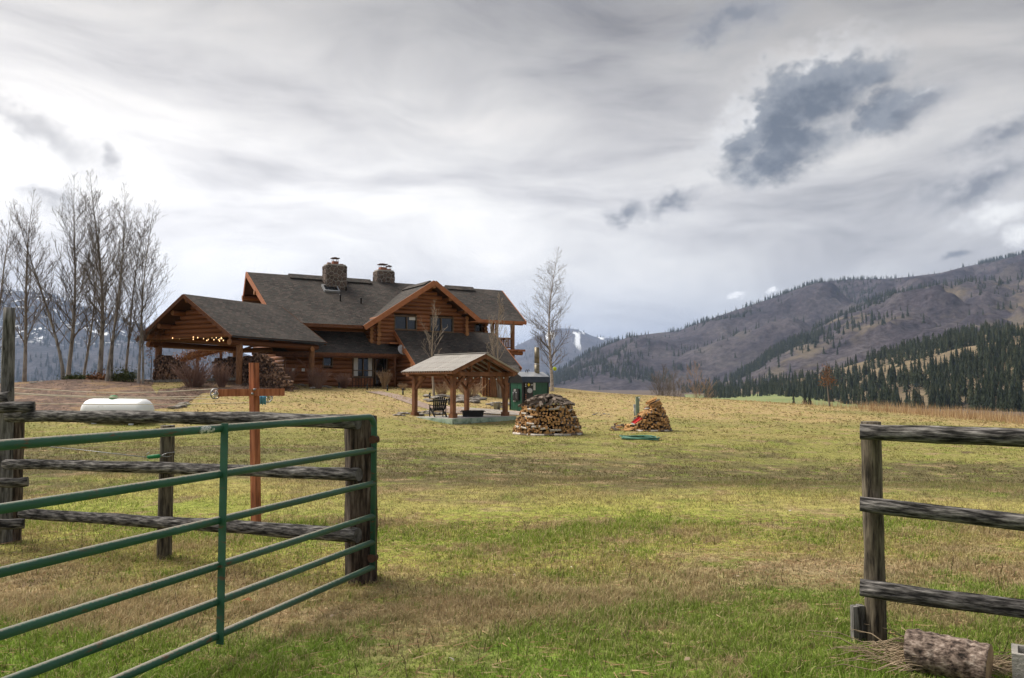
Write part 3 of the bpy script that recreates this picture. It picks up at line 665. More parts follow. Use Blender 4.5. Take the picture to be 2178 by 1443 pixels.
SHAPES = [pine_shape(s, 9 if s < 4 else 7, 7, .17+.03*(s % 3)) for s in range(6)]
def pine_mass(name, P, H, label, parent=None):
    Vs, Fs, off = [], [], 0
    for k in range(6):
        sel = np.arange(len(P)) % 6 == k; v, f = SHAPES[k]
        if k > 1 and len(P) > 2500: v, f = pine_shape(20+k, 6, 5, .2)
        p, h = P[sel], H[sel]; n = len(p)
        if not n: continue
        a = RNG.uniform(0, 6.28, n); c, s_ = np.cos(a)[:, None], np.sin(a)[:, None]
        X = (v[:, 0]*c-v[:, 1]*s_)*h[:, None]; Y = (v[:, 0]*s_+v[:, 1]*c)*h[:, None]; Z = v[:, 2][None]*h[:, None]-.13*h[:, None]
        VV = np.stack([X+p[:, :1], Y+p[:, 1:2], Z+p[:, 2:3]], -1).reshape(-1, 3)
        FF = (f[None]+(np.arange(n)*len(v))[:, None, None]+off).reshape(-1, 3); off += len(VV); Vs.append(VV); Fs.append(FF)
    o = put(name, fast_mesh(name, np.concatenate(Vs), np.concatenate(Fs), M['pine']), Matrix.Identity(4)); tag(o, label, 'forest', kind='stuff'); return o
# far ridge: scattered, thick along the left shoulder and in gullies, a row on the skyline
def densB(px, v, P):
    n_ = patch(P, .0026, 2.0); d_ = np.clip((n_-.12)*3.0, 0, 1)*.62+.012
    d_ += np.clip(1-np.abs(v-1.0)/.03, 0, 1)*np.where((px > 1725) & (px < 1990), .7, .07)
    d_ += np.where((px > 1300) & (px < 1650), np.clip(1-np.abs(v-.55)/.4, 0, 1)*.10*(n_ > -.15), 0)
    return d_+np.where(px > 2080, np.clip((v-.8)/.1, 0, 1)*.45, 0)
P, q, v_ = forest_points('high_ridge', 21000, densB, 1160, 2240); pine_mass('ridge_forest', P, 8+22*RNG.uniform(0, 1, len(P))**1.3, 'scattered small pines dotting the high purple brown ridge')
def densC(px, v, P):
    n_ = patch(P, .004, 12.0)
    d_ = np.clip((v-.62)/.25, 0, 1)*np.where((px > 1560) & (px < 1900), 1.0, .25)*np.clip(.6+n_*1.6, 0, 1)+.02+np.clip(n_-.12, 0, 1)*.9
    return d_+np.clip(1-v/.12, 0, 1)*.6
P, q, v_ = forest_points('middle_spur', 8000, densC, 1450, 2230); pine_mass('spur_forest', P, 8+18*RNG.uniform(0, 1, len(P)), 'dark band of pines running down the brown spur')
def densL(px, v, P): return np.clip(.35+patch(P, .0015, 30.0), 0.05, 1)*.8
P, q, v_ = forest_points('dark_far_mountain', 6000, densL, -60, 520); pine_mass('far_mountain_forest', P, RNG.uniform(20, 36, len(P)), 'dark trees speckling the blue mountain left of the house')
P, q, v_ = forest_points('far_snowy_mountain', 1600, lambda px, v, P: np.clip(.3+patch(P, .001, 44.0), 0, 1)*.5+np.clip(1-np.abs(v-1.0)/.03, 0, 1)*.4, 1090, 1400); pine_mass('far_snowy_forest', P, RNG.uniform(26, 40, len(P)), 'tiny trees along the far snow streaked mountain')
# near slope: 300 single pines (the ones that show largest), the rest as one mass
def densD(px, v, P):
    n_ = patch(P, .010, 21.0)
    d_ = np.clip(.55+n_*1.5, .04, 1)*np.clip(.35+.75*np.clip((px-1600)/300, 0, 1), 0, 1)
    d_ = np.maximum(d_, np.clip(1-v/.16, 0, 1)*np.where(px > 1740, .95, .6)); return np.maximum(d_, np.clip(1-np.abs(v-1)/.05, 0, 1)*.6)
P, q, v_ = forest_points('near_slope', 4200, densD, 1500, 2240)
Hh = 5+12.5*RNG.uniform(0, 1, len(P))**.8
order = np.argsort(-Hh/P[:, 1]*np.where(q < 2190, 1, .01))
big, rest = order[:300], order[300:]
pine_mass('slope_forest', P[rest], Hh[rest], 'smaller pines filling in the forest on the lower tan slope')
pine_me = []
for k in range(6):
    v, f = pine_shape(60+k, 13, 9, .15+.025*(k % 3)); cr = fast_mesh('pine_crown', v, f, M['pine'])
    tk = MB().tube([(0, 0, -.06), (0, 0, .35), (0, 0, .9)], [.022, .016, .004], 5); pine_me.append((cr, tk.mesh('pine_trunk', M['pinetrunk'])))
for i in big:
    p, h = P[i], Hh[i]; e = empty('pine_tree', (p[0], p[1], p[2]-.05*h), RNG.uniform(0, 6.28), 'dark green pine standing on the lower tan slope beyond the reeds', 'tree', 'pines on the lower slope')
    Mx = WM[e.name] @ Matrix.Diagonal((h, h, h, 1)); cr, tk = pine_me[int(i) % 6]
    put('crown', cr, Mx, e); put('trunk', tk, Mx, e)
# the green meadow on the valley floor
def meadow():
    m, t, b = newmat('green_meadow'); p = t.node('ShaderNodeNewGeometry').outputs['Position']
    t.setin(b.inputs['Base Color'], t.ramp(t.noise(p, .02, 5, .6), [(.3, (.125, .165, .045)), (.7, (.20, .215, .075))])); b.inputs['Roughness'].default_value = .95
    pts = [at(1545, 850, 520), at(1620, 850, 520), at(1730, 850, 520), at(1748, 838, 700), at(1740, 829, 1000), at(1660, 829, 1000), at(1590, 833, 850)]
    rows = 14; V = []; X0, X1, Y0, Y1 = 120, 420, 430, 1080
    xs = np.linspace(X0, X1, 24); ys = np.linspace(Y0, Y1, 24); A, B = np.meshgrid(xs, ys)
    c = (A-(.345*B+8))/ (.075*B); Z = VALLEY+.3+9.0*np.clip(1-c*c, 0, 1)*np.clip((B-Y0)/500, 0, 1)*np.clip(1.3-(B-Y0)/650, 0, 1)-np.clip(np.abs(c)-1, 0, 3)*.4
    ii = np.arange(24*24).reshape(24, 24); Fq = np.stack([ii[:-1, :-1], ii[:-1, 1:], ii[1:, 1:], ii[1:, :-1]], -1).reshape(-1, 4)
    tag(put('meadow', fast_mesh('meadow', np.stack([A, B, Z], -1).reshape(-1, 3), Fq, m, smooth=True), Matrix.Identity(4)), kind='structure')
meadow()
# --- haze: the air of the valley
def haze():
    m = bpy.data.materials.new('valley_haze'); m.use_nodes = True; t = NT(m.node_tree)
    for n_ in list(t.n): t.n.remove(n_)
    o = t.node('ShaderNodeOutputMaterial'); vol = t.node('ShaderNodeVolumePrincipled')
    vol.inputs['Color'].default_value = (.52, .68, 1.0, 1); vol.inputs['Density'].default_value = HAZE; vol.inputs['Anisotropy'].default_value = .25
    t.l.new(vol.outputs[0], o.inputs['Volume'])
    b = MB().box((0, 0, 385), (35000, 35000, 850)); ob = b.build('haze', m); tag(ob, 'thin bluish valley air', 'haze', kind='stuff')
HAZE = 6.0e-5
haze()
# ------------------------------------------------------------------ shared log meshes (unit: x from -.5 to .5, radius 1)
def unit_log(seed, n=10, mats=None, taper=.06):
    r = random.Random(seed); b = MB(); xs = [-.5, -.25, 0, .25, .5]; v = []
    for x in xs:
        R_ = 1+taper*x+r.uniform(-.05, .05); jy, jz = r.uniform(-.05, .05), r.uniform(-.05, .05)
        v += [(x, math.cos(6.2832*k/n)*R_+jy, math.sin(6.2832*k/n)*R_+jz) for k in range(n)]
    b.add(v, [(i*n+k, i*n+(k+1) % n, (i+1)*n+(k+1) % n, (i+1)*n+k) for i in range(4) for k in range(n)], 0, True)
    b.add([v[k] for k in range(n)], [tuple(range(n))[::-1]], 1); b.add([v[4*n+k] for k in range(n)], [tuple(range(n))], 1)
    return b.mesh('log', mats or [M['log'], M['logend']])
LOGS = [unit_log(s) for s in range(5)]
BEAMS = [unit_log(s+20, 10, [M['beam'], M['logend']]) for s in range(3)]
POSTS = [unit_log(s+40, 12, [M['post'], M['logend']]) for s in range(3)]
def log(name, a, b, r, parent, pool=LOGS, k=None, roll=None):
    a, b = Vector(a), Vector(b); x = b-a; L = x.length
    up = Vector((0, 0, 1)) if abs(x.normalized().z) < .9 else Vector((1, 0, 0))
    Mx = frame(x, z=up, o=(a+b)/2) @ Matrix.Rotation(random.uniform(0, 6.28) if roll is None else roll, 4, 'X') @ Matrix.Diagonal((L, r, r, 1))
    return put(name, pool[random.randrange(len(pool)) if k is None else k % len(pool)], Mx, parent)
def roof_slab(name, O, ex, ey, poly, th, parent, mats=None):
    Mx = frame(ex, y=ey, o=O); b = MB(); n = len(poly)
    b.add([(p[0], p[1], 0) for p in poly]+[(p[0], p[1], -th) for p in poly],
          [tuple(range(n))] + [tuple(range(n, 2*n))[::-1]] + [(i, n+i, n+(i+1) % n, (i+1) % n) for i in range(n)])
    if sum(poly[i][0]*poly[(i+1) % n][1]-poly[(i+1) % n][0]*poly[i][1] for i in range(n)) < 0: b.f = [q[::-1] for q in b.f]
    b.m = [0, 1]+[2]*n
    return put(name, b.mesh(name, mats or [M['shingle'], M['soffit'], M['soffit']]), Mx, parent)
def voronoi(pts, rect, gap):
    """cells of the points clipped to rect and shrunk by gap"""
    x0, y0, x1, y1 = rect; out = []
    def clip(poly, n, c):
        res = []
        for i in range(len(poly)):
            p, q = poly[i], poly[(i+1) % len(poly)]; dp, dq = p[0]*n[0]+p[1]*n[1]-c, q[0]*n[0]+q[1]*n[1]-c
            if dp <= 0: res.append(p)
            if dp*dq < 0:
                t_ = dp/(dp-dq); res.append((p[0]+(q[0]-p[0])*t_, p[1]+(q[1]-p[1])*t_))
        return res
    for i, p in enumerate(pts):
        poly = [(x0+gap, y0+gap), (x1-gap, y0+gap), (x1-gap, y1-gap), (x0+gap, y1-gap)]
        for j, q in enumerate(pts):
            if i == j or not poly: continue
            nx_, ny_ = q[0]-p[0], q[1]-p[1]; L = math.hypot(nx_, ny_)
            if L < 1e-6: continue
            nx_, ny_ = nx_/L, ny_/L; poly = clip(poly, (nx_, ny_), (p[0]*nx_+p[1]*ny_)+L/2-gap)
        if len(poly) > 2: out.append(poly)
    return out
def stones(parent, Mx, rect, n, gap, depth, mat, name, seed):
    r = random.Random(seed); pts = []
    for _ in range(n*30):
        p = (r.uniform(rect[0], rect[2]), r.uniform(rect[1], rect[3]))
        if all(math.hypot(p[0]-q[0], p[1]-q[1]) > .72*math.sqrt((rect[2]-rect[0])*(rect[3]-rect[1])/n) for q in pts): pts.append(p)
        if len(pts) >= n: break
    for poly in voronoi(pts, rect, gap):
        cx_, cy_ = sum(p[0] for p in poly)/len(poly), sum(p[1] for p in poly)/len(poly); b = MB(); k = len(poly); dz = depth*r.uniform(.7, 1.3)
        b.add([(p[0]-cx_, p[1]-cy_, -.02) for p in poly]+[((p[0]-cx_)*.86, (p[1]-cy_)*.86, dz) for p in poly],
              [tuple(range(k, 2*k))]+[(i, (i+1) % k, k+(i+1) % k, k+i) for i in range(k)])
        put(name, b.mesh(name, mat), Mx @ Matrix.Translation((cx_, cy_, 0)), parent)

# ------------------------------------------------------------------ the log house: u along the front, v into the house
U = Vector((.855, .518, 0)).normalized(); Vd = Vector((-U.y, U.x, 0)); P0 = at(760, 820, 55); P0 = Vector((P0.x, P0.y, 0))
def H(t_, v_, z): return P0+U*t_+Vd*v_+Vector((0, 0, z))
def wall_tz(px, py, v_):
    """where a pixel's ray meets the vertical plane v = v_"""
    r_ = ray(px, py); o = Vector((0, 0, EYE))-P0; k = (v_-o.dot(Vd))/r_.dot(Vd); p = o+r_*k; return p.dot(U), p.z
house = empty('log_house', H(4, 3, 1.2), 0, 'large two storey log house with grey shingle roofs and two stone chimneys', 'house')
GF = 1.25                                                         # floor of the walls, just in the ground
def wall_logs(a_t, b_t, v_, z0, z1, holes=(), lim=None, r=.158, step=.295, over=.0, axis='u', fixed=0.0):
    z = z0
    k = 0
    while z < z1:
        t0, t1 = a_t-over*(1 if k % 2 else .75), b_t+over*(1 if k % 2 else .75)
        if lim: l0, l1 = lim(z); t0, t1 = max(t0, l0), min(t1, l1)
        segs = [(t0, t1)]
        for (h0, h1, hz0, hz1) in holes:
            if hz0-.08 < z < hz1+.08:
                segs = [s_ for g_ in segs for s_ in ((g_[0], min(g_[1], h0)), (max(g_[0], h1), g_[1])) if s_[1]-s_[0] > .05]
        for s0, s1 in segs:
            if s1-s0 < .1: continue
            if axis == 'u': log('log', H(s0, v_, z), H(s1, v_, z), r*random.uniform(.95, 1.06), house)
            else: log('log', H(fixed, s0, z), H(fixed, s1, z), r*random.uniform(.95, 1.06), house)
        z += step; k += 1
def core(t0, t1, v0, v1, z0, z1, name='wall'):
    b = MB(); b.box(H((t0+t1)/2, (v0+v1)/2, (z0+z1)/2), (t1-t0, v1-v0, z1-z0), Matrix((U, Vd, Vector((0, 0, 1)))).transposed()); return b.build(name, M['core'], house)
def window(name, t0, t1, z0, z1, v_, mull=(), curtains=None, rail=None, fmat='frame', proud=.17):
    fr = MB(); R3 = Matrix((U, Vd, Vector((0, 0, 1)))).transposed(); w_ = .09
    for (a, b, c, e) in [(t0-w_, t1+w_, z0-w_, z0), (t0-w_, t1+w_, z1, z1+w_), (t0-w_, t0, z0, z1), (t1, t1+w_, z0, z1)]+[(m_-.03, m_+.03, z0, z1) for m_ in mull]+([(t0, t1, rail-.03, rail+.03)] if rail else []):
        fr.box(H((a+b)/2, v_-proud+.06, (c+e)/2), (b-a, .14, e-c), R3)
    o = fr.build(name, M[fmat], house)
    g = MB().box(H((t0+t1)/2, v_-proud+.13, (z0+z1)/2), (t1-t0, .02, z1-z0), R3); g.build('pane', M['glass'], o)
    if curtains:
        for (a, b) in curtains:
            c = MB(); n = 8
            pts = [(a+(b-a)*i/n, .02*(i % 2)) for i in range(n+1)]
            v = [H(p[0], v_-proud+.095-p[1]*.6, z0+.02) for p in pts]+[H(p[0], v_-proud+.095-p[1]*.6, z1-.01) for p in pts]
            c.add(v, [(i, i+1, n+2+i, n+1+i) for i in range(n)]); c.build('curtain', M['white'], o)
    return o
# main body and roof
RV, RZ = 5.13, 9.82; TP = .70
TL, TR = -6.63, 14.85
core(-5.0, 1.0, 1.4, 9.2, GF, 6.6); core(1.0, 8.7, .16, 9.2, GF, 6.2); core(8.7, 11.4, 2.2, 9.2, GF, 7.0); core(-5.0, 2.8, .16, 1.5, GF, 3.9)
_nrm = math.hypot(1, TP)
ey_m = (Vd+Vector((0, 0, TP))).normalized()
def slope_len(dv): return dv*_nrm
# front slope, left of the cross gable and over it: eave at v=-.6; right of it the eave is higher up
ve = -.6; ze = RZ-(RV-ve)*TP; Lf = slope_len(RV-ve); Lr = slope_len(RV-.8)
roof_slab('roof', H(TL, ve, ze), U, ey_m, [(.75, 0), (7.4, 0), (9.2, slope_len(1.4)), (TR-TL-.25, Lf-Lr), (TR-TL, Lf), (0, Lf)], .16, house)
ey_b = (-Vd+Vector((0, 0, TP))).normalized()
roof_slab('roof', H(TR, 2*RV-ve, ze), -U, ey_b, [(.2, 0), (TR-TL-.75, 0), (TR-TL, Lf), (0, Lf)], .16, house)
def board(a, b, wd, ht, mat='fascia', name='fascia', parent=None, up=(0, 0, 1)):
    return MB().bar(a, b, wd, ht, up).build(name, M[mat], parent or house)
board(H(TL-.03, RV, RZ-.14), H(TL+.72, ve, ze-.14), .06, .34)
board(H(TL-.03, RV, RZ-.14), H(TL+.72, 2*RV-ve, ze-.14), .06, .34)
board(H(TR+.02, RV, RZ-.14), H(TR-.22, .8, RZ-(RV-.8)*TP-.14), .06, .30)
board(H(TR+.02, RV, RZ-.14), H(TR-.22, 2*RV-ve, ze-.14), .06, .30)
board(H(TL+.75, ve-.03, ze-.10), H(.15, ve-.03, ze-.10), .05, .22, 'beam', 'gutter'); board(H(8.9, .77, RZ-(RV-.8)*TP-.12), H(TR-.2, .77, RZ-(RV-.8)*TP-.12), .06, .24, 'fascia', 'fascia')
# left gable of the main roof, set back under the overhang, with purlin ends
for k in range(12):
    z = 6.5+k*.295; hw = (RZ-.45-z)/TP
    if hw > .2: log('log', H(-5.0, RV-hw, z), H(-5.0, RV+hw, z), .158, house)
for dv in (0, 1.9, 3.8, -1.9, -3.8):
    log('purlin', H(-5.2, RV-dv, RZ-.36-abs(dv)*TP), H(TL+.12, RV-dv, RZ-.36-abs(dv)*TP), .17, house)
for k in range(14): log('log', H(-5.0, .2, GF+.2+k*.295), H(-5.0, 9.6, GF+.2+k*.295), .158, house)
# ridge vents
for (a, b) in ((-3.6, 2.8), (9.4, 12.0)):
    for s_, e_ in ((-1, ey_m), (1, ey_b)):
        bb = MB(); R3 = frame(U, y=e_).to_3x3(); bb.box(H((a+b)/2, RV+s_*.26, RZ+.09-.26*TP), (b-a, .62, .07), R3); bb.build('ridge_vent', M['shingle'], house)
# cross gable
CT, CZ, CV = 5.42, 9.29, -1.2
lt, lz, rt, rz_ = .08, 5.77, 9.15, 6.63
eyl = Vector((U*(CT-lt)+Vector((0, 0, CZ-lz)))).normalized(); Ll = math.hypot(CT-lt, CZ-lz)
eyr = Vector((-U*(rt-CT)+Vector((0, 0, CZ-rz_)))).normalized(); Lrr = math.hypot(rt-CT, CZ-rz_)
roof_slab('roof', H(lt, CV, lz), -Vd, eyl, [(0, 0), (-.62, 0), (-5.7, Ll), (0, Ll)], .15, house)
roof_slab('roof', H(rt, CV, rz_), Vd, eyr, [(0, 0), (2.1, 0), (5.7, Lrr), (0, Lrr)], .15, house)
board(H(lt-.05, CV-.03, lz-.16), H(CT, CV-.03, CZ-.13), .06, .36); board(H(rt+.05, CV-.032, rz_-.16), H(CT, CV-.032, CZ-.13), .06, .36)
for s_, e_ in ((-1, eyl), (1, eyr)):
    MB().box(H(CT+s_*.24, 1.7, CZ+.08-.16), (4.2, .58, .07), frame(Vd, y=e_).to_3x3()).build('ridge_vent', M['shingle'], house)
for (px, py) in ((924, 609), (885, 631), (844, 655), (805, 678), (959, 636), (992, 663)):
    t_, z = wall_tz(px, py, CV+.02); log('purlin', H(t_, .3, z), H(t_, CV+.04, z), .165, house)
def gl(z): return (CT-(CZ-.30-z)/((CZ-lz)/(CT-lt)), CT+(CZ-.30-z)/((CZ-rz_)/(rt-CT)))
def hole(px0, px1, py0, py1, v_):
    t0, z1 = wall_tz(px0, py0, v_); t1, z0 = wall_tz(px1, py1, v_); return (t0, t1, z0, z1)
h1 = hole(840, 884, 673, 701, -.1); h2 = hole(916, 962, 676, 706, -.1)
wall_logs(1.42, 8.5, 0, 4.35, 9.05, [(h[0]-.09, h[1]+.09, h[2]-.06, h[3]+.06) for h in (h1, h2)], gl, over=.32)
MB().prism([(1.4, 4.3), (8.5, 4.3), (8.5, gl(6.2)[1] and 6.6), (CT, CZ-.35), (1.4, 6.45)], 0, .25, frame(U, y=(0, 0, 1), o=H(0, .34, 0))).build('wall', M['core'], house)
window('window', h1[0], h1[1], h1[2], h1[3], 0, [(h1[0]+h1[1])/2+.1], [(h1[0]+1.0, h1[1]-.05)][:0])
window('window', h2[0], h2[1], h2[2], h2[3], 0, [(h2[0]+h2[1])/2-.05])
MB().box(H(h1[1]-.28, -.095, h1[3]-.12), (.5, .02, .22), Matrix((U, Vd, Vector((0, 0, 1)))).transposed()).build('blind', M['white'], house)
# crossing log ends at the corners of the upper storey
for k in range(9):
    z = 4.5+k*.295
    for (t_, v0, v1) in ((1.42, .5, -.42), (8.5, .5, -.42)):
        if gl(z)[0]+.2 < t_ < gl(z)[1]-.2 or k < 5: log('log_end', H(t_, v0, z+.14), H(t_, v1-random.uniform(0, .12), z+.14), .155, house)
for k in range(5): log('log', H(1.0, 1.5, 4.5+k*.295), H(1.0, -.1, 4.5+k*.295), .155, house)
# right end of the upper storey, set back beside the balcony
h3 = hole(1009, 1022, 688, 706, 2.0)
wall_logs(8.7, 11.3, 2.0, 5.2, 7.2, [(h3[0], h3[1], h3[2], h3[3])], None, over=.3)
window('window', h3[0], h3[1], h3[2], h3[3], 2.0)
for k in range(10): log('log_end', H(11.3, 2.4, 4.4+k*.295), H(11.3, 1.55-random.uniform(0, .12), 4.4+k*.295), .155, house)
wall_logs(2.4, 9.0, 0, 0, 0, axis='v', fixed=11.3); 
z = 2.0
while z < 7.2: log('log', H(11.3, 1.9, z), H(11.3, 9.0, z), .155, house); z += .295
# upper wall under the main eave, left
wall_logs(-5.0, 1.0, 1.25, 4.6, 5.9, over=.3)
# skirt roof over the ground floor
sz, sv_ = 3.80, -1.25
roof_slab('roof', H(-6.2, sv_, sz), U, ey_m, [(0, 0), (9.05, 0), (9.05, slope_len(1.5)), (7.4, slope_len(2.7)), (0, slope_len(2.7))], .12, house)
board(H(-6.2, sv_-.03, sz-.08), H(2.84, sv_-.03, sz-.08), .05, .20, 'beam', 'gutter'); board(H(-6.0, sv_+.18, sz-.2), H(2.7, sv_+.18, sz-.2), .16, .20, 'beam', 'eave_beam')
# ground floor wall with window, bay of glass and door
hw = hole(688, 705, 759, 778, -.1); hb = hole(752, 792, 758, 801, -.1); hd = hole(798, 823, 760, 817, -.1)
wall_logs(-5.0, 2.75, 0, GF+.12, 3.75, [(hw[0]-.09, hw[1]+.09, hw[2]-.05, hw[3]+.05), (hb[0]-.12, hd[1]+.12, GF, hb[3]+.2)], None, over=.1, step=.31, r=.165)
window('window', hw[0], hw[1], hw[2], hw[3], 0)
cw = (hb[1]-hb[0])
window('window', hb[0], hb[1], hb[2], hb[3], 0, [(hb[0]+hb[1])/2], [(hb[0]+.02, hb[0]+cw*.24), (hb[1]-cw*.22, hb[1]-.02)], hb[2]+.42)
R3H = Matrix((U, Vd, Vector((0, 0, 1)))).transposed()
for k in range(5):
    tw = cw+.2; MB().box(H(hb[0]-.1+tw*(k+.5)/5, -.08, (GF+hb[2]-.1)/2), (tw/5-.02, .08, hb[2]-.1-GF), R3H).build('panel_board', M['log'], house)
dr = MB(); w_ = .07
for (a, b, c, e) in [(hd[0], hd[0]+w_, hd[2], hd[3]), (hd[1]-w_, hd[1], hd[2], hd[3]), (hd[0], hd[1], hd[3], hd[3]+w_), (hd[0]+w_, hd[1]-w_, hd[2]+.8, hd[2]+.86)]: dr.box(H((a+b)/2, -.1, (c+e)/2), (b-a, .1, e-c), R3H)
door = dr.build('door', M['frame'], house)
MB().box(H((hd[0]+hd[1])/2, -.04, (hd[2]+hd[3])/2), (hd[1]-hd[0]-.1, .03, hd[3]-hd[2]), R3H).build('pane', M['glass'], door)
MB().box(H(hd[0]+.12, -.17, hd[2]+.9), (.03, .05, .16), R3H).build('handle', M['greymetal'], door)
board(H(2.35, -1.2, GF), H(2.35, -1.2, 3.7), .14, .14, 'beam', 'porch_post', up=(1, 0, 0))
# lower wing with its long shed roof
wt0, wt1, wz, wl = 2.72, 11.15, 5.70, -3.95
ew = wz+TP*wl; Lw = slope_len(-wl)
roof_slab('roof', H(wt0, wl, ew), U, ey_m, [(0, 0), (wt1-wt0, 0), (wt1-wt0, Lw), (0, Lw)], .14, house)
board(H(wt0-.03, .05, wz-.14), H(wt0-.03, wl-.05, ew-.16), .06, .30); board(H(wt1+.03, .05, wz-.14), H(wt1+.03, wl-.05, ew-.16), .06, .26)
board(H(wt0, wl-.03, ew-.13), H(wt1, wl-.03, ew-.13), .05, .22, 'beam', 'gutter')
core(3.2, 10.9, -3.4, .2, GF-.4, 2.95)
z = GF-.1; k = 0
while z < 5.2:
    vlo = max(-3.62, (z+.30-wz)/TP); over = .18 if k % 2 else .0
    log('log', H(3.05, .15, z), H(3.05, vlo-(over if vlo < -3.5 else 0), z), .165, house); z += .31; k += 1
z = GF-.25
while z < ew-.2: log('log', H(2.9, -3.5, z), H(11.0, -3.5, z), .16, house); z += .30
log('purlin', H(3.6, .1, wz-.5), H(wt0-.1, .1, wz-.5), .15, house); log('purlin', H(3.6, -1.9, wz-.42-1.9*TP), H(wt0-.1, -1.9, wz-.42-1.9*TP), .15, house); log('purlin', H(3.6, -3.4, ew+.02), H(wt0-.1, -3.4, ew+.02), .15, house)
MB().box(H(2.45, -.55, 4.62), (.75, .6, .10), R3H).build('shelf_ledge', M['fascia'], house)
# balcony at the right end
dz = 4.42; dk = MB()
for k in range(14): pass
for k in range(16):
    a = 11.3+k*.19
    MB().box(H(a+.09, 1.9, dz), (.175, 2.7, .06), R3H).build('deck_board', M['log'], house)
for v_ in (.75, 2.6): log('deck_beam', H(10.9, v_, dz-.22), H(14.2, v_, dz-.22), .17, house)
for t_ in (11.6, 12.6, 13.6): log('deck_joist', H(t_, .35, dz-.10), H(t_, 3.2, dz-.10), .07, house)
MB().bar(H(11.3, .5, dz-.02), H(14.35, .5, dz-.02), .05, .18).build('fascia', M['fascia'], house)
gb = G(*H(13.4, .9, 0).xy)-.2
log('post', H(13.4, .9, gb), H(13.4, .9, 6.75), .17, house, POSTS); log('post', H(11.9, .9, gb), H(11.9, .9, 6.75), .15, house, POSTS); log('post', H(13.4, 4.2, gb), H(13.4, 4.2, 8.0), .16, house, POSTS)
log('eave_log', H(8.9, 1.0, 6.62), H(14.4, 1.0, 6.62), .15, house)
for (a, b) in ((H(12.0, .85, 0), H(13.3, .85, 0)), (H(13.4, 1.0, 0), H(13.4, 4.1, 0))):
    L = (b-a).length; e = (b-a).normalized()
    for zz in (.95, .22): log('rail', a+Vector((0, 0, dz+zz)), b+Vector((0, 0, dz+zz)), .055, house)
    n = int(L/.17)
    for k in range(n+1): log('baluster', a+e*(L*k/n)+Vector((0, 0, dz+.2)), a+e*(L*k/n)+Vector((0, 0, dz+.95)), .035, house)
log('rail', H(10.8, .85, dz+.95), H(12.0, .85, dz+.95), .055, house)
# chimneys with their stones
def chimney(c, sx, sy, ztop, zb, caps, seed, label=None):
    ch = MB().box((c.x, c.y, (ztop+zb)/2), (sx, sy, ztop-zb), R3H).build('chimney', M['mortar'], house)
    if label: ch['label'] = label
    hgt = min(ztop-zb, 2.6); z0 = ztop-hgt
    stones(ch, frame(U, y=(0, 0, 1), o=Vector((c.x, c.y, 0))-Vd*(sy/2)), (-sx/2, z0, sx/2, ztop), int(sx*hgt*10), .017, .05, M['stone'], 'stone', seed)
    stones(ch, frame(-Vd, y=(0, 0, 1), o=Vector((c.x, c.y, 0))-U*(sx/2)), (-sy/2, z0, sy/2, ztop), int(sy*hgt*10), .017, .05, M['stone'], 'stone', seed+1)
    stones(ch, frame(Vd, y=(0, 0, 1), o=Vector((c.x, c.y, 0))+U*(sx/2)), (-sy/2, z0, sy/2, ztop), int(sy*hgt*10), .017, .05, M['stone'], 'stone', seed+2)
    MB().box((c.x, c.y, ztop+.05), (sx*.92, sy*.92, .1), R3H).build('cap_slab', M['mortar'], ch)
    for (du, wd, h_, hat) in caps:
        p = Vector((c.x, c.y, 0))+U*du; MB().box((p.x, p.y, ztop+.1+h_/2), (wd, wd, h_), R3H).build('flue', M['flue'], ch)
        if hat:
            q = MB(); zz = ztop+.1+h_
            for sx_ in (-1, 1):
                for sy_ in (-1, 1): q.box(p+U*sx_*wd*.42+Vd*sy_*wd*.42+Vector((0, 0, zz+.11)), (.03, .03, .22), R3H)
            q.box((p.x, p.y, zz+.24), (wd*1.35, wd*1.35, .05), R3H); q.lathe([(wd*.66, zz+.265), (.05, zz+.34)], 4, Matrix.Translation((p.x, p.y, 0)) @ Matrix.Rotation(math.atan2(U.y, U.x)+rad(45), 4, 'Z')); q.build('flue_hat', M['rust'], ch)
cc = H(-.35, 4.25, 0); chimney(cc, 1.55, 1.0, 10.62, 8.2, [(-.45, .26, .14, False), (.02, .42, .26, True), (.5, .26, .10, False)], 11, 'taller stone chimney beside the skylight')
cc = H(4.15, 5.6, 0); chimney(cc, 1.42, 1.0, 10.70, 8.6, [(-.12, .50, .24, True), (.42, .30, .14, True)], 31, 'stone chimney behind the front gable')
# skylight, vents
def on_roof(px, py):                                            # pixel -> point of the front slope
    r_ = ray(px, py); nrm_ = U.cross(ey_m); o = H(0, RV, RZ); e = Vector((0, 0, EYE)); return e+r_*((o-e).dot(nrm_)/r_.dot(nrm_))
c = on_roof(703, 616); R3R = frame(U, y=ey_m).to_3x3(); nr = R3R @ Vector((0, 0, 1)); q = MB()
for (x, y, a, b) in ((-.55, 0, .1, .9), (.55, 0, .1, .9), (0, -.42, 1.2, .1), (0, .42, 1.2, .1)): q.box(c+R3R @ Vector((x, y, .06)), (a, b, .2), R3R)
sk = q.build('skylight', M['greypaint'], house); MB().box(c+nr*.1, (1.05, .78, .03), R3R).build('pane', M['glass'], sk)
for (px, py, h_) in ((724, 641, .5), (768, 646, .42), (736, 619, .3)):
    c = on_roof(px, py); MB().lathe([(.05, -.1), (.05, h_*.8), (.08, h_*.82), (.08, h_)], 8, Matrix.Translation(c)).build('vent_pipe', M['darkmetal'], house)
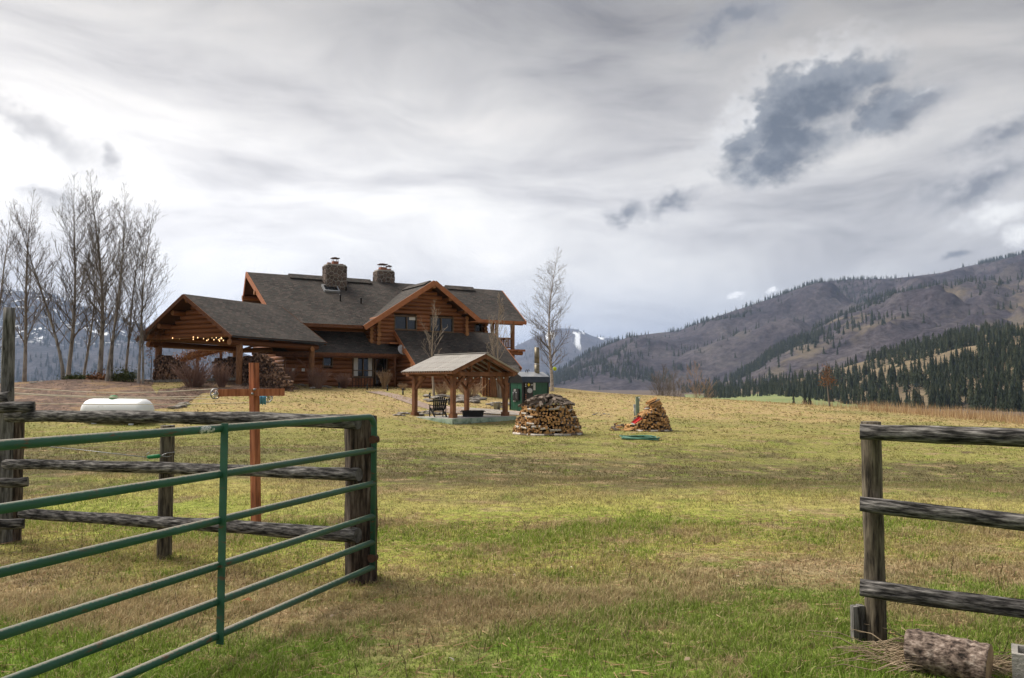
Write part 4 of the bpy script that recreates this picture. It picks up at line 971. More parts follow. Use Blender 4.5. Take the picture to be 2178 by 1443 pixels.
# satellite dish on the rake of the wing
t_, z = wall_tz(857, 745, -1.6); sp = H(wt0-.35, -1.45, 0); sp = at(857, 745, H(wt0-.45, -1.5, 0).y)
dsh = empty('satellite_dish', sp-Vector((0, 0, .3)), 0, 'white satellite dish mounted on the rake of the shed roof', 'dish')
fdir = Vector((.35, -.85, .35)).normalized(); Md = frame(fdir.orthogonal(), z=fdir, o=sp); prof = [(r_, .5*r_*r_) for r_ in (.02, .1, .2, .3, .36)]
b = MB(); n = 20; v = []; 
for r_, zz in prof: v += [Md @ Vector((r_*math.cos(6.2832*k/n), r_*1.12*math.sin(6.2832*k/n), zz)) for k in range(n)]
fs = [(i*n+k, i*n+(k+1) % n, (i+1)*n+(k+1) % n, (i+1)*n+k) for i in range(4) for k in range(n)]; b.add(v, fs+[tuple(range(n))[::-1]], 0, True)
o = b.build('reflector', M['greypaint'], dsh); sm = o.modifiers.new('thickness', 'SOLIDIFY'); sm.thickness = .02
MB().tube([sp, sp-fdir*.12, H(wt0-.05, -1.3, wz-1.1*TP-.4)], .025, 6).build('bracket', M['greymetal'], dsh)
MB().tube([Md @ Vector((0, -.36, .06)), Md @ Vector((0, -.3, .35)), Md @ Vector((0, -.05, .42))], .015, 5).build('feed_arm', M['greymetal'], dsh)
MB().box(Md @ Vector((0, 0, .42)), (.08, .08, .12)).build('feed_horn', M['conduit'], dsh)
# entry gable and brace in the shade under the carport
eg = [at(577, 742, 52.6), at(545, 762, 52.6), at(612, 764, 52.6)]
board(eg[0], eg[1], .12, .16, 'log', 'porch_rafter'); board(eg[0], eg[2], .12, .16, 'log', 'porch_rafter'); board(at(550, 752, 52.7), at(604, 752, 52.7), .1, .14, 'beam', 'porch_beam')
board(at(563, 728, 53.0), at(522, 742, 50.4), .3, .05, 'fascia', 'porch_eave')
board(at(625, 757, 52.4), at(652, 779, 51.2), .08, .12, 'log', 'brace')
MB().box(at(640, 795, 53.6), (.9, .06, 1.6), R3H).build('entry_door', M['blackpl'], house)
for px in (624, 645): MB().box(at(px, 787, 52.3), (.2, .03, .2), R3H).build('notice', M['white'], house)

# ------------------------------------------------------------------ the carport (log gable roof on posts) beside the house
cf = Vector((math.sin(rad(26)), math.cos(rad(26)), 0)); cw_ = Vector((cf.y, -cf.x, 0)); CF = at(493, 713, 44); CO = Vector((CF.x, CF.y, 0))
CWD, CLN, CEZ, CPZ = 7.86, 8.2, 4.45, 7.02
def K(w_, l_, z): return CO-cw_*w_+cf*l_+Vector((0, 0, z))        # w from the right eave to the left, l from the gable back
car = empty('log_carport', K(CWD/2, CLN/2, G(*K(CWD/2, CLN/2, 0).xy)), 0, 'open log carport with a shingled gable roof left of the house', 'carport')
cr_ = (CPZ-CEZ)/(CWD/2); eR = (-cw_*(CWD/2)+Vector((0, 0, CPZ-CEZ))).normalized(); eL = (cw_*(CWD/2)+Vector((0, 0, CPZ-CEZ))).normalized(); Lc = math.hypot(CWD/2, CPZ-CEZ)
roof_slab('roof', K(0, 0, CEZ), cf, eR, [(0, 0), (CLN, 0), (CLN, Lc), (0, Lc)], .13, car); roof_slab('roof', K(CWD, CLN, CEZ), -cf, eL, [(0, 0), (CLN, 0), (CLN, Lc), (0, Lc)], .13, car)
for l_ in (-.03, CLN+.03):
    for w_ in (0, CWD): board(K(w_, l_, CEZ-.12), K(CWD/2, l_, CPZ-.12), .05, .22, 'beam', 'fascia', car)
for (w_, d_) in ((CWD/2, .36), (CWD/2-1.15, .32), (CWD/2+1.15, .32), (CWD/2-2.3, .32), (CWD/2+2.3, .32), (CWD/2-3.25, .30), (CWD/2+3.25, .30)):
    z = CPZ-abs(w_-CWD/2)*cr_-d_; log('purlin', K(w_, .22, z), K(w_, CLN-.2, z), .165, car, BEAMS if w_ > 99 else LOGS)
for l_ in (1.15, CLN-1.0):
    for k in range(8):
        z = 4.60+k*.285; hw_ = (CPZ-.36-z)/cr_
        if hw_ > .35: log('gable_log', K(CWD/2-min(hw_, CWD/2-.5), l_, z), K(CWD/2+min(hw_, CWD/2-.5), l_, z), .15, car)
for w_ in (.55, CWD-.55): log('plate_beam', K(w_, .35, 4.12), K(w_, CLN-.25, 4.12), .18, car, BEAMS)
log('tie_beam', K(.3, CLN-1.0, 3.98), K(CWD-.3, CLN-1.0, 3.98), .17, car, BEAMS)
for (w_, l_) in ((.55, 1.15), (CWD-.55, 1.15), (.55, CLN-.75), (CWD-.55, CLN-.75)):
    p = K(w_, l_, 0); log('post', (p.x, p.y, G(p.x, p.y)-.3), (p.x, p.y, 4.05), .19, car, POSTS)
board(K(-.04, 0, CEZ-.08), K(-.04, CLN, CEZ-.08), .05, .08, 'darkmetal', 'drip_edge', car)
# string of lights under the carport
sl = empty('string_light', K(2, 1.2, 3.6), 0, 'string of small glowing bulbs under the carport gable', 'string light')
bp = [(367,719.5),(382,720.5),(397,719),(411,717.5),(411,722),(417,717),(420.5,718.5),(433,720.5),(435,718),(440,724.5),(443,722.5),(451,718.5),(455,723),(460,718.5),(464.5,723),(467,725.5),(468,721.5),(470.5,718),(471.5,720.5),(475,724.5)]
bp2 = [(496,726.5),(506,726),(519,726.8),(531,727),(546,728.5)]
def kplane(px, py, l_):
    r_ = ray(px, py); e = Vector((0, 0, EYE)); return e+r_*((K(0, l_, 0)-e).dot(cf)/r_.dot(cf))
bm = MB().lathe([(.010, -.04), (.022, -.02), (.025, 0), (.02, .02), (.010, .04)], 8).mesh('bulb', M['bulb'])
W1 = [kplane(px, py, 1.0+.35*(k % 3)) for k, (px, py) in enumerate(bp)]+[kplane(px, py, 3.0+k*.6) for k, (px, py) in enumerate(bp2)]
for p in W1: put('bulb', bm, Matrix.Translation(p), sl)
for k3 in range(3):
    pts = [p+Vector((0, 0, .05)) for k, p in enumerate(W1[:20]) if k % 3 == k3]; MB().tube(pts, .008, 4).build('wire', M['blackpl'], sl)
MB().tube([p+Vector((0, 0, .05)) for p in W1[20:]], .008, 4).build('wire', M['blackpl'], sl)
# firewood stacks under and beside the carport (too small and too many to tell apart one by one)
def splitlog(seed, mats, kind='tri'):
    r = random.Random(seed); n = r.choice([3, 3, 4]) if kind == 'tri' else 7; b = MB()
    a0 = r.random()*6; poly = []
    for k in range(n):
        a = a0+6.2832*k/n+r.uniform(-.25, .25); q = r.uniform(.8, 1.15); poly.append((math.cos(a)*q, math.sin(a)*q))
    v = [(-.5, p[0], p[1]) for p in poly]+[(.5, p[0]*.95, p[1]*.95) for p in poly]
    b.add(v, [tuple(range(n))[::-1], tuple(range(n, 2*n))]+[(i, (i+1) % n, n+(i+1) % n, n+i) for i in range(n)])
    if len(mats) > 1 and kind == 'tri': b.m[2:] = [1 if i == 0 else 0 for i in range(n)]
    elif len(mats) > 1: b.m[2:] = [1]*n
    return b
def stack(label, pts, depth, parentless_name='firewood_stack', mat='oldwood', seed=1, rr=.075):
    """pts: (w, top height) profile along the carport front; logs lie along the depth axis, cut ends out"""
    r = random.Random(seed); root = empty(parentless_name, K(pts[0][0], depth, G(*K(pts[0][0], depth, 0).xy)), 0, label, 'firewood'); b = MB()
    w0, w1 = pts[0][0], pts[-1][0]; s_ = 1 if w1 > w0 else -1; w_ = w0; 
    xs = [p[0] for p in pts]; hs = [p[1] for p in pts]
    if xs[0] > xs[-1]: xs, hs = xs[::-1], hs[::-1]
    row = 0; z = .06
    while z < max(hs):
        w_ = min(w0, w1)+(rr if row % 2 else 0)
        while w_ < max(w0, w1):
            if z < np.interp(w_, xs, hs)+r.uniform(-.08, .08):
                q = K(w_+r.uniform(-.02, .02), depth+r.uniform(-.1, .1), 0); g = G(q.x, q.y); o = Vector((q.x, q.y, g+z+r.uniform(-.02, .02)))
                n = r.choice([3, 4, 4, 5, 6]); a0 = r.random()*6; R_ = rr*r.uniform(.85, 1.3)
                ring = [(math.cos(a0+6.2832*k/n)*R_*r.uniform(.8, 1.1), math.sin(a0+6.2832*k/n)*R_*r.uniform(.8, 1.1)) for k in range(n)]
                v = [o-cf*.2+cw_*p[0]+Vector((0, 0, p[1])) for p in ring]+[o+cf*.2+cw_*p[0]+Vector((0, 0, p[1])) for p in ring]
                b.add(v, [tuple(range(n)), tuple(range(n, 2*n))[::-1]]+[(i, n+i, n+(i+1) % n, (i+1) % n) for i in range(n)])
            w_ += rr*1.75
        z += rr*1.6; row += 1
    o = b.build('cut_logs', M['oldwood2'], root); tag(o, kind='stuff'); return root
def oldwood2():
    m, t, bb = newmat('cut_firewood'); p = t.node('ShaderNodeTexCoord').outputs['Object']
    v = t.node('ShaderNodeTexVoronoi'); t.setin(v.inputs['Vector'], p); v.inputs['Scale'].default_value = 7.5
    col = t.ramp(t.sep(v.outputs['Color'])[0], [(.0, (.045, .026, .02)), (.45, (.13, .075, .052)), (.8, (.26, .155, .10)), (1, (.36, .23, .15))])
    t.setin(bb.inputs['Base Color'], col); bb.inputs['Roughness'].default_value = .95; return m
M['oldwood2'] = oldwood2()
stack('dark firewood stack beside the outer carport post', [(4.3, .75), (5.0, 1.15), (6.0, 1.45), (6.8, 1.6), (7.3, 1.5)], 1.0, seed=1)
stack('firewood stack between the carport posts, sloping down to the house', [(-2.5, .5), (-1.9, 1.0), (-1.1, 1.6), (-.2, 1.95), (.4, 1.8)], 2.2, seed=2)
stack('low row of firewood deep in the carport', [(.9, 1.75), (2.2, 1.6), (4.4, 1.3)], 3.0, seed=3)
# pergola with dry vine, behind the carport
pg = empty('pergola', at(440, 806, 57), 0, 'small dark pergola covered in dry brown vine behind the carport', 'pergola')
for k in range(5): board(at(382+k*4, 770-k*4, 56+k*.5), at(505+k*4, 738-k*4, 57.5+k*.5), .1, .14, 'beam', 'slat', pg)
for px in (420, 470, 500): board(at(px, 812, 57), at(px, 748, 57), .16, .16, 'beam', 'post', pg, up=(1, 0, 0))
def leaf_cloud(name, pts, size, mat, parent, n, seed):
    rg = np.random.default_rng(seed); C = np.array([p[0] for p in pts]); R_ = np.array([p[1] for p in pts]); j = rg.integers(0, len(pts), n)
    q = rg.normal(0, .45, (n, 3)); P_ = C[j]+q*R_[j]; a = rg.normal(0, 1, (n, 3)); a /= np.linalg.norm(a, axis=1)[:, None]; b_ = np.cross(a, rg.normal(0, 1, (n, 3))); b_ /= np.linalg.norm(b_, axis=1)[:, None]
    s_ = size*rg.uniform(.5, 1.3, (n, 1)); V = np.stack([P_-a*s_, P_+b_*s_*.6, P_+a*s_], 1).reshape(-1, 3)
    o_ = C.mean(0); return put(name, fast_mesh(name, V-o_, np.arange(3*n).reshape(-1, 3), M[mat]), Matrix.Translation(Vector(o_)), parent)
leaf_cloud('vine', [(at(410, 758, 56.5), (1.2, 1, .45)), (at(440, 747, 57), (1.5, 1, .45)), (at(475, 742, 57), (1.3, 1, .45)), (at(385, 768, 56.5), (.6, .6, .4))], .09, 'rustleaf', pg, 2600, 3)
# ------------------------------------------------------------------ pavilion on its slab
PA = rad(-46.0); L_ = Vector((math.sin(PA), math.cos(PA), 0)); Rv = Vector((L_.y, -L_.x, 0)); SC = at(962, 890.6, 36); PZ = SC.z; SO = Vector((SC.x, SC.y, 0))
def PV(a, b, z): return SO+L_*a+Rv*b+Vector((0, 0, PZ+z))            # a along the left edge, b along the right edge
R3P = Matrix((L_, Rv*1, Vector((0, 0, 1)))).transposed()
if R3P.determinant() < 0: R3P = Matrix((L_, -Rv, Vector((0, 0, 1)))).transposed()
SA, SB = 3.6, 4.25
slab = empty('patio_slab', PV(SA/2, SB/2, -.5), 0, 'raised concrete slab edged with pale green boards under the pavilion', 'slab')
MB().box(PV(SA/2, SB/2, -.30), (SA, SB, .6), R3P).build('slab', M['conc'], slab)
for (z, h_) in ((-.13, .22), (-.36, .22)):
    MB().box(PV(SA/2, -.03, z), (SA+.1, .05, h_), R3P).build('edge_board', M['paleg'], slab); MB().box(PV(-.03, SB/2, z), (.05, SB-.06, h_), R3P).build('edge_board', M['paleg'], slab)
pav = empty('pavilion', PV(SA/2, SB/2, 0), 0, 'brown timber pavilion with a ribbed pale metal gable roof', 'pavilion')
PH = 1.98; ins = .38; corners = [(ins, ins), (SA-ins, ins), (ins, SB-ins), (SA-ins, SB-ins)]
for (a, b) in corners:
    o = MB().box(PV(a, b, PH/2), (.2, .2, PH), R3P).build('post', M['cedar'], pav)
    MB().box(PV(a, b, .10), (.30, .30, .2), R3P).build('base_trim', M['cedar'], o); MB().box(PV(a, b, PH-.04), (.25, .25, .07), R3P).build('cap_trim', M['cedar'], o)
    for (da, db) in ((1 if a < SA/2 else -1, 0), (0, 1 if b < SB/2 else -1)):
        MB().bar(PV(a+da*.08, b+db*.08, PH-.62), PV(a+da*.68, b+db*.68, PH-.02), .10, .12).build('brace', M['cedar'], pav)
for b in (ins, SB-ins): MB().bar(PV(-.25, b, PH+.09), PV(SA+.25, b, PH+.09), .14, .2).build('beam', M['cedar'], pav)
for a in (ins, SA-ins): MB().bar(PV(a, -.05, PH+.10), PV(a, SB+.05, PH+.10), .145, .2).build('tie_beam', M['cedar'], pav)
ov = .07; EZ = PH+.16; RZ2 = PH+1.02; hb_ = SB/2+ov; ps = (RZ2-EZ)/hb_
for a in (ins, SA-ins):
    for b in (SB/2-.6, SB/2+.6): MB().bar(PV(a, b, PH+.2), PV(a, b, RZ2-.6*ps-.08), .1, .1, up=L_).build('king_post', M['cedar'], pav)
for s_ in (-1, 1):
    e = (Rv*(-s_)*hb_+Vector((0, 0, RZ2-EZ))).normalized(); Lp = math.hypot(hb_, RZ2-EZ)
    for a in np.linspace(-ov+.06, SA+ov-.06, 7):
        o = MB().bar(PV(a, SB/2+s_*hb_*.98, EZ-.02), PV(a, SB/2, RZ2-.04), .07 if -ov+.1 < a < SA+ov-.1 else .10, .14 if -ov+.1 < a < SA+ov-.1 else .2).build('rafter', M['cedar'], pav)
    for f_ in (.2, .5, .8): MB().bar(PV(-ov+.1, SB/2+s_*hb_*(1-f_), EZ+(RZ2-EZ)*f_+.055), PV(SA+ov-.1, SB/2+s_*hb_*(1-f_), EZ+(RZ2-EZ)*f_+.055), .08, .04).build('purlin', M['cedar'], pav)
    MB().bar(PV(-ov, SB/2+s_*(hb_-.02), EZ+.0), PV(SA+ov, SB/2+s_*(hb_-.02), EZ+.0), .05, .14).build('fascia', M['cedar'], pav)
    n = 22; wd = (SA+2*ov+.1)/n
    Mx = frame(L_*(1 if s_ < 0 else -1), y=e, o=PV(-ov-.05 if s_ < 0 else SA+ov+.05, SB/2+s_*(hb_+.05), EZ+.07))
    shp = MB(); shp.add([(0, 0, 0), (wd*.58, 0, 0), (wd*.64, 0, .07), (wd*.90, 0, .07), (wd, 0, 0), (0, Lp+.04, 0), (wd*.58, Lp+.04, 0), (wd*.64, Lp+.04, .07), (wd*.90, Lp+.04, .07), (wd, Lp+.04, 0)],
                    [(i, i+1, i+6, i+5) for i in range(4)]); sme = shp.mesh('roof_panel', M['tinroof'])
    for k in range(n): put('roof_panel', sme, Mx @ Matrix.Translation((k*wd, 0, 0)), pav)
MB().bar(PV(-ov-.05, SB/2, RZ2+.11), PV(SA+ov+.05, SB/2, RZ2+.11), .2, .03).build('ridge_cap', M['tinroof'], pav)
pl = empty('string_light', PV(.3, 2, PH-.1), 0, 'string of unlit globe bulbs under the pavilion beam', 'string light')
gb_ = MB().lathe([(.01, -.035), (.028, -.02), (.034, 0), (.02, .03), (.01, .05)], 8).mesh('bulb', M['white']); wp = []
for k in range(7):
    p = PV(ins-.1, .55+k*.52, PH-.12-.05*math.sin(k*1.7)); wp.append(p+Vector((0, 0, .05))); put('bulb', gb_, Matrix.Translation(p), pl)
MB().tube(wp, .007, 4).build('wire', M['blackpl'], pl)
# chair (high fanned back), built facing +y then turned
def adirondack(p, rz):
    e = empty('garden_chair', p, rz, 'black slatted chair with a high rounded back on the slab', 'chair'); Mw = WM[e.name]
    def part(name, f): 
        b = MB(); f(b); b.v = [tuple(Mw @ Vector(q)) for q in b.v]; return b.build(name, M['blackpl'], e)
    for k in range(7):
        x = (k-3)*.085; top = .98-.9*x*x*1.6; wx = (k-3)*.105
        part('back_slat', lambda b: b.bar((x, -.18, .32), (wx, -.46, top), .078, .02, up=(0, 1, .3)))
    for k in range(5): part('seat_slat', lambda b: b.bar((-.27, .30-k*.11, .40-k*.028), (.27, .30-k*.11, .40-k*.028), .095, .02))
    for s_ in (-1, 1):
        part('arm', lambda b: b.bar((s_*.34, .36, .58), (s_*.34, -.36, .56), .13, .025)); part('leg', lambda b: b.bar((s_*.33, .30, 0), (s_*.33, .30, .57), .09, .035, up=(1, 0, 0)))
        part('leg', lambda b: b.bar((s_*.29, .32, .38), (s_*.29, -.58, .02), .03, .12)); part('leg', lambda b: b.bar((s_*.31, -.34, .10), (s_*.31, -.34, .56), .08, .03, up=(1, 0, 0)))
    part('back_rail', lambda b: b.bar((-.34, -.30, .56), (.34, -.30, .56), .06, .03)); part('back_rail', lambda b: b.bar((-.3, -.42, .80), (.3, -.42, .80), .03, .05))
ch = PV(1.9, .75, .005); adirondack(ch, rad(20))
def tub():
    p = PV(.75, 2.0, .005); e = empty('low_tub', p, rad(8), 'long low black plastic tub between the pavilion posts', 'tub'); b = MB(); Mw = WM[e.name]
    def rr(hx, hy, z, r=.1): return [(sx*(hx-r)+math.cos(a)*r, sy*(hy-r)+math.sin(a)*r, z) for (sx, sy, a0) in ((1, 1, 0), (-1, 1, 90), (-1, -1, 180), (1, -1, 270)) for a in (rad(a0), rad(a0+45), rad(a0+90))]
    rings = [rr(.48, .28, 0), rr(.52, .32, .26), rr(.56, .36, .265), rr(.56, .36, .30), rr(.51, .31, .30), rr(.46, .27, .03)]
    v = [Mw @ Vector(q) for g in rings for q in g]; n = 12
    b.add(v, [tuple(range(n))[::-1], tuple(5*n+k for k in range(n))]+[(i*n+k, i*n+(k+1) % n, (i+1)*n+(k+1) % n, (i+1)*n+k) for i in range(5) for k in range(n)]); b.build('tub_shell', M['blackpl'], e)
    for s_ in (-1, 1): MB().tube([Mw @ Vector((s_*.56, -.12, .25)), Mw @ Vector((s_*.62, -.08, .24)), Mw @ Vector((s_*.62, .08, .24)), Mw @ Vector((s_*.56, .12, .25))], .015, 6).build('handle', M['blackpl'], e)
tub()

# ------------------------------------------------------------------ flagstone patio behind the slab and the garden path
pt = hit(1040, 878); PT0 = Vector((pt.x, pt.y, 0)); Mpt = Matrix.Translation((pt.x, pt.y, 0))
patio = put('flagstone_patio', MB().add([(-2.8, -1.1, G(pt.x-2.8, pt.y-1.1)+.012), (2.2, -1.1, G(pt.x+2.2, pt.y-1.1)+.012), (2.2, 1.4, G(pt.x+2.2, pt.y+1.4)+.012), (-2.8, 1.4, G(pt.x-2.8, pt.y+1.4)+.012)], [(0, 1, 2, 3)]).mesh('flagstone_patio', M['rock']), Mpt); tag(patio, kind='structure')
r = random.Random(4); pts = [(r.uniform(-2.8, 2.2), r.uniform(-1.1, 1.4)) for _ in range(34)]
for poly in voronoi(pts, (-2.8, -1.1, 2.2, 1.4), .03):
    b = MB(); k = len(poly); v = []
    for dz_ in (-.05, .035): v += [(p[0], p[1], G(pt.x+p[0], pt.y+p[1])+dz_) for p in poly]
    b.add(v, [tuple(range(k, 2*k))]+[(i, (i+1) % k, k+(i+1) % k, k+i) for i in range(k)]); put('flagstone', b.mesh('flagstone', M['path']), Mpt, patio)
pathpx = [(795, 834), (830, 841), (862, 850), (895, 862), (930, 872), (965, 878), (1000, 879)]
pp = [hit(*q) for q in pathpx]; b = MB(); r = random.Random(8)
sideL, sideR = [], []
for i, p in enumerate(pp):
    t_ = (pp[min(i+1, len(pp)-1)]-pp[max(i-1, 0)]); t_.z = 0; t_.normalize(); n_ = Vector((-t_.y, t_.x, 0))*.55
    for s_, arr in ((1, sideL), (-1, sideR)): q = p+n_*s_; arr.append((q.x, q.y, G(q.x, q.y)+.03))
N = len(pp); b.add(sideL+sideR, [(i, N+i, N+i+1, i+1) for i in range(N-1)]); gpth = b.build('garden_path', M['path']); tag(gpth, kind='structure')

# ------------------------------------------------------------------ rocks
def rock_mesh(seed):
    r = random.Random(seed); b = MB(); n = 8; v = [(0, 0, -.6)]
    for (z, rr) in ((-.4, .75), (0, 1.0), (.4, .8)): v += [(math.cos(6.2832*k/n)*rr*r.uniform(.75, 1.2), math.sin(6.2832*k/n)*rr*r.uniform(.7, 1.15), z+r.uniform(-.12, .12)) for k in range(n)]
    v.append((r.uniform(-.2, .2), r.uniform(-.2, .2), .62)); f = [(0, 1+(k+1) % n, 1+k) for k in range(n)]
    for i in range(2): f += [(1+i*n+k, 1+i*n+(k+1) % n, 1+(i+1)*n+(k+1) % n, 1+(i+1)*n+k) for k in range(n)]
    f += [(1+2*n+k, 1+2*n+(k+1) % n, 3*n+1) for k in range(n)]; return b.add(v, f).mesh('rock', M['rock'])
ROCKS = [rock_mesh(s) for s in range(6)]
def rocks(pxs, label, group, smin, smax, seed, flat=.6):
    r = random.Random(seed)
    for (px, py) in pxs:
        p = hit(px, py)
        if p is None: continue
        s_ = r.uniform(smin, smax); o = put('rock', ROCKS[r.randrange(6)], Matrix.Translation((p.x, p.y, p.z+s_*flat*.25)) @ Matrix.Rotation(r.uniform(0, 6.28), 4, 'Z') @ Matrix.Diagonal((s_*r.uniform(.9, 1.5), s_, s_*flat, 1)))
        tag(o, label, 'rock', group)
r = random.Random(3)
rocks([(842+k*6+r.uniform(-2, 2), 885-k*.3+r.uniform(-4, 2)) for k in range(18)], 'dark rock lying in the border behind the slab', 'rocks behind the slab', .12, .26, 1)
rocks([(905+r.uniform(0, 120), 845+r.uniform(-2, 12)) for k in range(46)], 'small rock in the rubble retaining edge beyond the pavilion', 'rubble retaining edge', .14, .34, 2)
rocks([(1035+r.uniform(0, 50), 862+r.uniform(-6, 6)) for k in range(18)], 'flat dark rock in the heap before the log shed', 'rocks before the log shed', .14, .30, 3, .4)
rocks([(60+k*9+r.uniform(-3, 3), 815-k*1.0+r.uniform(-3, 3)) for k in range(12)], 'pale rock on the mulch mound below the bare trees', 'rocks on the mulch mound', .15, .4, 4)
rocks([(385, 866), (392, 862), (372, 869)], 'grey stone at the corner of the mulch bed', 'stones by the mulch bed', .2, .32, 5)
rocks([(612+r.uniform(0, 120), 822+r.uniform(-3, 5)) for k in range(10)], 'small rock in the bed along the house wall', 'rocks along the house', .12, .22, 6)
rocks([(1263+r.uniform(0, 35), 880+r.uniform(-2, 5)) for k in range(9)], 'small brown clod on the lawn behind the round woodpile', 'clods on the lawn', .06, .12, 7)

# ------------------------------------------------------------------ mulch bed on the left mound
def mulch():
    m, t, bb = newmat('bark_mulch'); p = t.node('ShaderNodeNewGeometry').outputs['Position']
    f = t.noise(p, 2.4, 7, .8); f2 = t.noise(p, .45, 4); col = t.ramp(f, [(.36, (.030, .018, .013)), (.5, (.115, .067, .046)), (.64, (.31, .20, .14))])
    col = t.mix(t.math('MULTIPLY', t.maprange(f2, .5, .65), .6), col, (.30, .19, .085)); t.setin(bb.inputs['Base Color'], col); bb.inputs['Roughness'].default_value = .98
    bn = t.node('ShaderNodeBump'); bn.inputs['Distance'].default_value = .08; t.setin(bn.inputs['Height'], f); t.l.new(bn.outputs[0], bb.inputs['Normal']); M['mulch'] = m
    edge = [(-60, 872), (0, 874), (100, 876), (200, 876), (300, 874), (380, 868), (412, 850), (430, 838), (520, 834), (600, 832), (640, 829)]
    lo = [hit(*q) for q in edge]; n = 40; V = []; Fq = []
    xs = np.linspace(0, len(lo)-1, 60)
    for i, x in enumerate(xs):
        k = min(int(x), len(lo)-2); a = lo[k].lerp(lo[k+1], x-k); back = Vector((a.x*1.0, max(52, a.y+5), 0)); back = Vector((a.x*(50/a.y), 50.0, 0)) if a.x < -16 else Vector((a.x-2.6, a.y+6, 0))
        for j in range(n):
            q = a.lerp(back, j/(n-1)); V.append((q.x, q.y, float(gzt(np.array([q.x]), np.array([q.y]))[0])+.035-(.06 if j == 0 else 0)))
    ii = np.arange(60*n).reshape(60, n); Fq = np.stack([ii[:-1, :-1], ii[1:, :-1], ii[1:, 1:], ii[:-1, 1:]], -1).reshape(-1, 4)
    tag(put('mulch_bed', fast_mesh('mulch_bed', np.array(V), Fq, m, smooth=True), Matrix.Identity(4)), kind='structure')
    Va = np.array(V); k = RNG.integers(0, len(Va), 9000); P_ = Va[k]+RNG.normal(0, .25, (9000, 3))*[1, 1, 0]; P_[:, 2] = gzt(P_[:, 0], P_[:, 1])+.05
    a = RNG.normal(0, 1, (9000, 3)); a[:, 2] *= .3; a /= np.linalg.norm(a, axis=1)[:, None]; b_ = np.cross(a, [0, 0, 1.]); s_ = RNG.uniform(.03, .10, (9000, 1))
    VV = np.stack([P_-a*s_, P_+b_*s_*.4, P_+a*s_], 1).reshape(-1, 3)
    tag(put('bark_chips', fast_mesh('bark_chips', VV, np.arange(27000).reshape(-1, 3), m), Matrix.Identity(4)), 'loose bark chips on the mulch mound', 'mulch', kind='stuff')
mulch()
kb = [hit(310, 810), hit(420, 808), hit(560, 804)]
tag(MB().bar(at(306, 812, 46.0), at(500, 806, 44.6), .14, .16).build('landscape_timber', M['greypost']), 'long grey edging timber along the foot of the firewood', 'timber')

# ------------------------------------------------------------------ log shed behind the pavilion
sd0 = at(1028, 858, 50); sg = sd0.z; shd = empty('log_shed', sd0+Vector((1.6, .8, 0)), 0, 'small log shed with a plank door behind the pavilion', 'shed')
UX = Vector((.985, .17, 0)).normalized(); VX = Vector((-UX.y, UX.x, 0)); R3S = Matrix((UX, VX, Vector((0, 0, 1)))).transposed()
def SH(a, b, z): return Vector((sd0.x, sd0.y, sg))+UX*a+VX*b+Vector((0, 0, z))
MB().box(SH(1.05, 1.2, .85), (2.0, 2.2, 1.9), R3S).build('wall', M['core'], shd)
for k in range(17):
    z = .04+k*.108
    for (a0, a1) in ((-.05, .42), (1.06, 2.15)): log('log', SH(a0, .04, z), SH(a1, .04, z), .058, shd)
    for a in (.12, .30, 1.14): log('log_end', SH(a, .3, z), SH(a, -.12, z), .055, shd)
MB().box(SH(.74, -.02, .85), (.56, .06, 1.7), R3S).build('door', M['log'], shd)
for k in range(4): MB().box(SH(.53+k*.14, -.06, .85), (.13, .03, 1.68), R3S).build('plank', M['post'], shd)
MB().box(SH(1.03, -.06, .86), (.06, .1, 1.72), R3S).build('door_frame', M['log'], shd); MB().box(SH(.45, -.06, .86), (.06, .1, 1.72), R3S).build('door_frame', M['log'], shd)
for s_ in (-1, 1): roof_slab('roof', SH(-.3, 1.1+s_*1.6, 1.86), UX*(-s_), (VX*(-s_)*1.6+Vector((0, 0, .62))).normalized(), [(0, 0), (-2.75*s_ if s_ > 0 else 2.75, 0), (-2.75*s_ if s_ > 0 else 2.75, 1.72), (0, 1.72)], .08, shd, [M['shingle'], M['soffit'], M['fascia']])
MB().bar(SH(-.32, -.52, 1.84), SH(2.5, -.52, 1.84), .05, .12).build('fascia', M['fascia'], shd)
bk = hit(1057, 872); bkt = MB().lathe([(.18, 0), (.22, .42), (.235, .43), (.225, .44), (.21, .42), (.17, .04)], 16, Matrix.Translation(bk)).build('bucket', M['greymetal']); tag(bkt, 'galvanised bucket standing before the log shed', 'bucket')

# ------------------------------------------------------------------ outdoor wood boiler
BC = at(1112, 876, 43.5); BU = Vector((math.cos(rad(38)), math.sin(rad(38)), 0)); BG = Vector((-BU.y, BU.x, 0)); BZ = BC.z; BO = Vector((BC.x, BC.y, 0))
R3B = Matrix((BU, BG, Vector((0, 0, 1)))).transposed()
def BB(a, g, z): return BO+BU*a+BG*g+Vector((0, 0, BZ+z))             # a along the long side, g along the gable end
BLn, BW, BH = 1.85, 1.12, 1.68
boil = empty('wood_boiler', BB(BLn/2, BW/2, 0), 0, 'green outdoor wood boiler with black doors and a curved grey roof', 'boiler')
MB().box(BB(BLn/2, BW/2, BH/2), (BLn-.06, BW-.06, BH), R3B).build('body', M['blackpl'], boil)
nb = 8
for k in range(nb):
    a = BLn*(k+.5)/nb
    if a > BLn*.38: MB().box(BB(a, .01, BH/2), (BLn/nb-.012, .05, BH-.02), R3B).build('side_panel', M['green'], boil)
for k in range(5): MB().box(BB(.005, BW*(k+.5)/5, BH/2), (.05, BW/5-.012, BH-.02), R3B).build('end_panel', M['green'], boil)
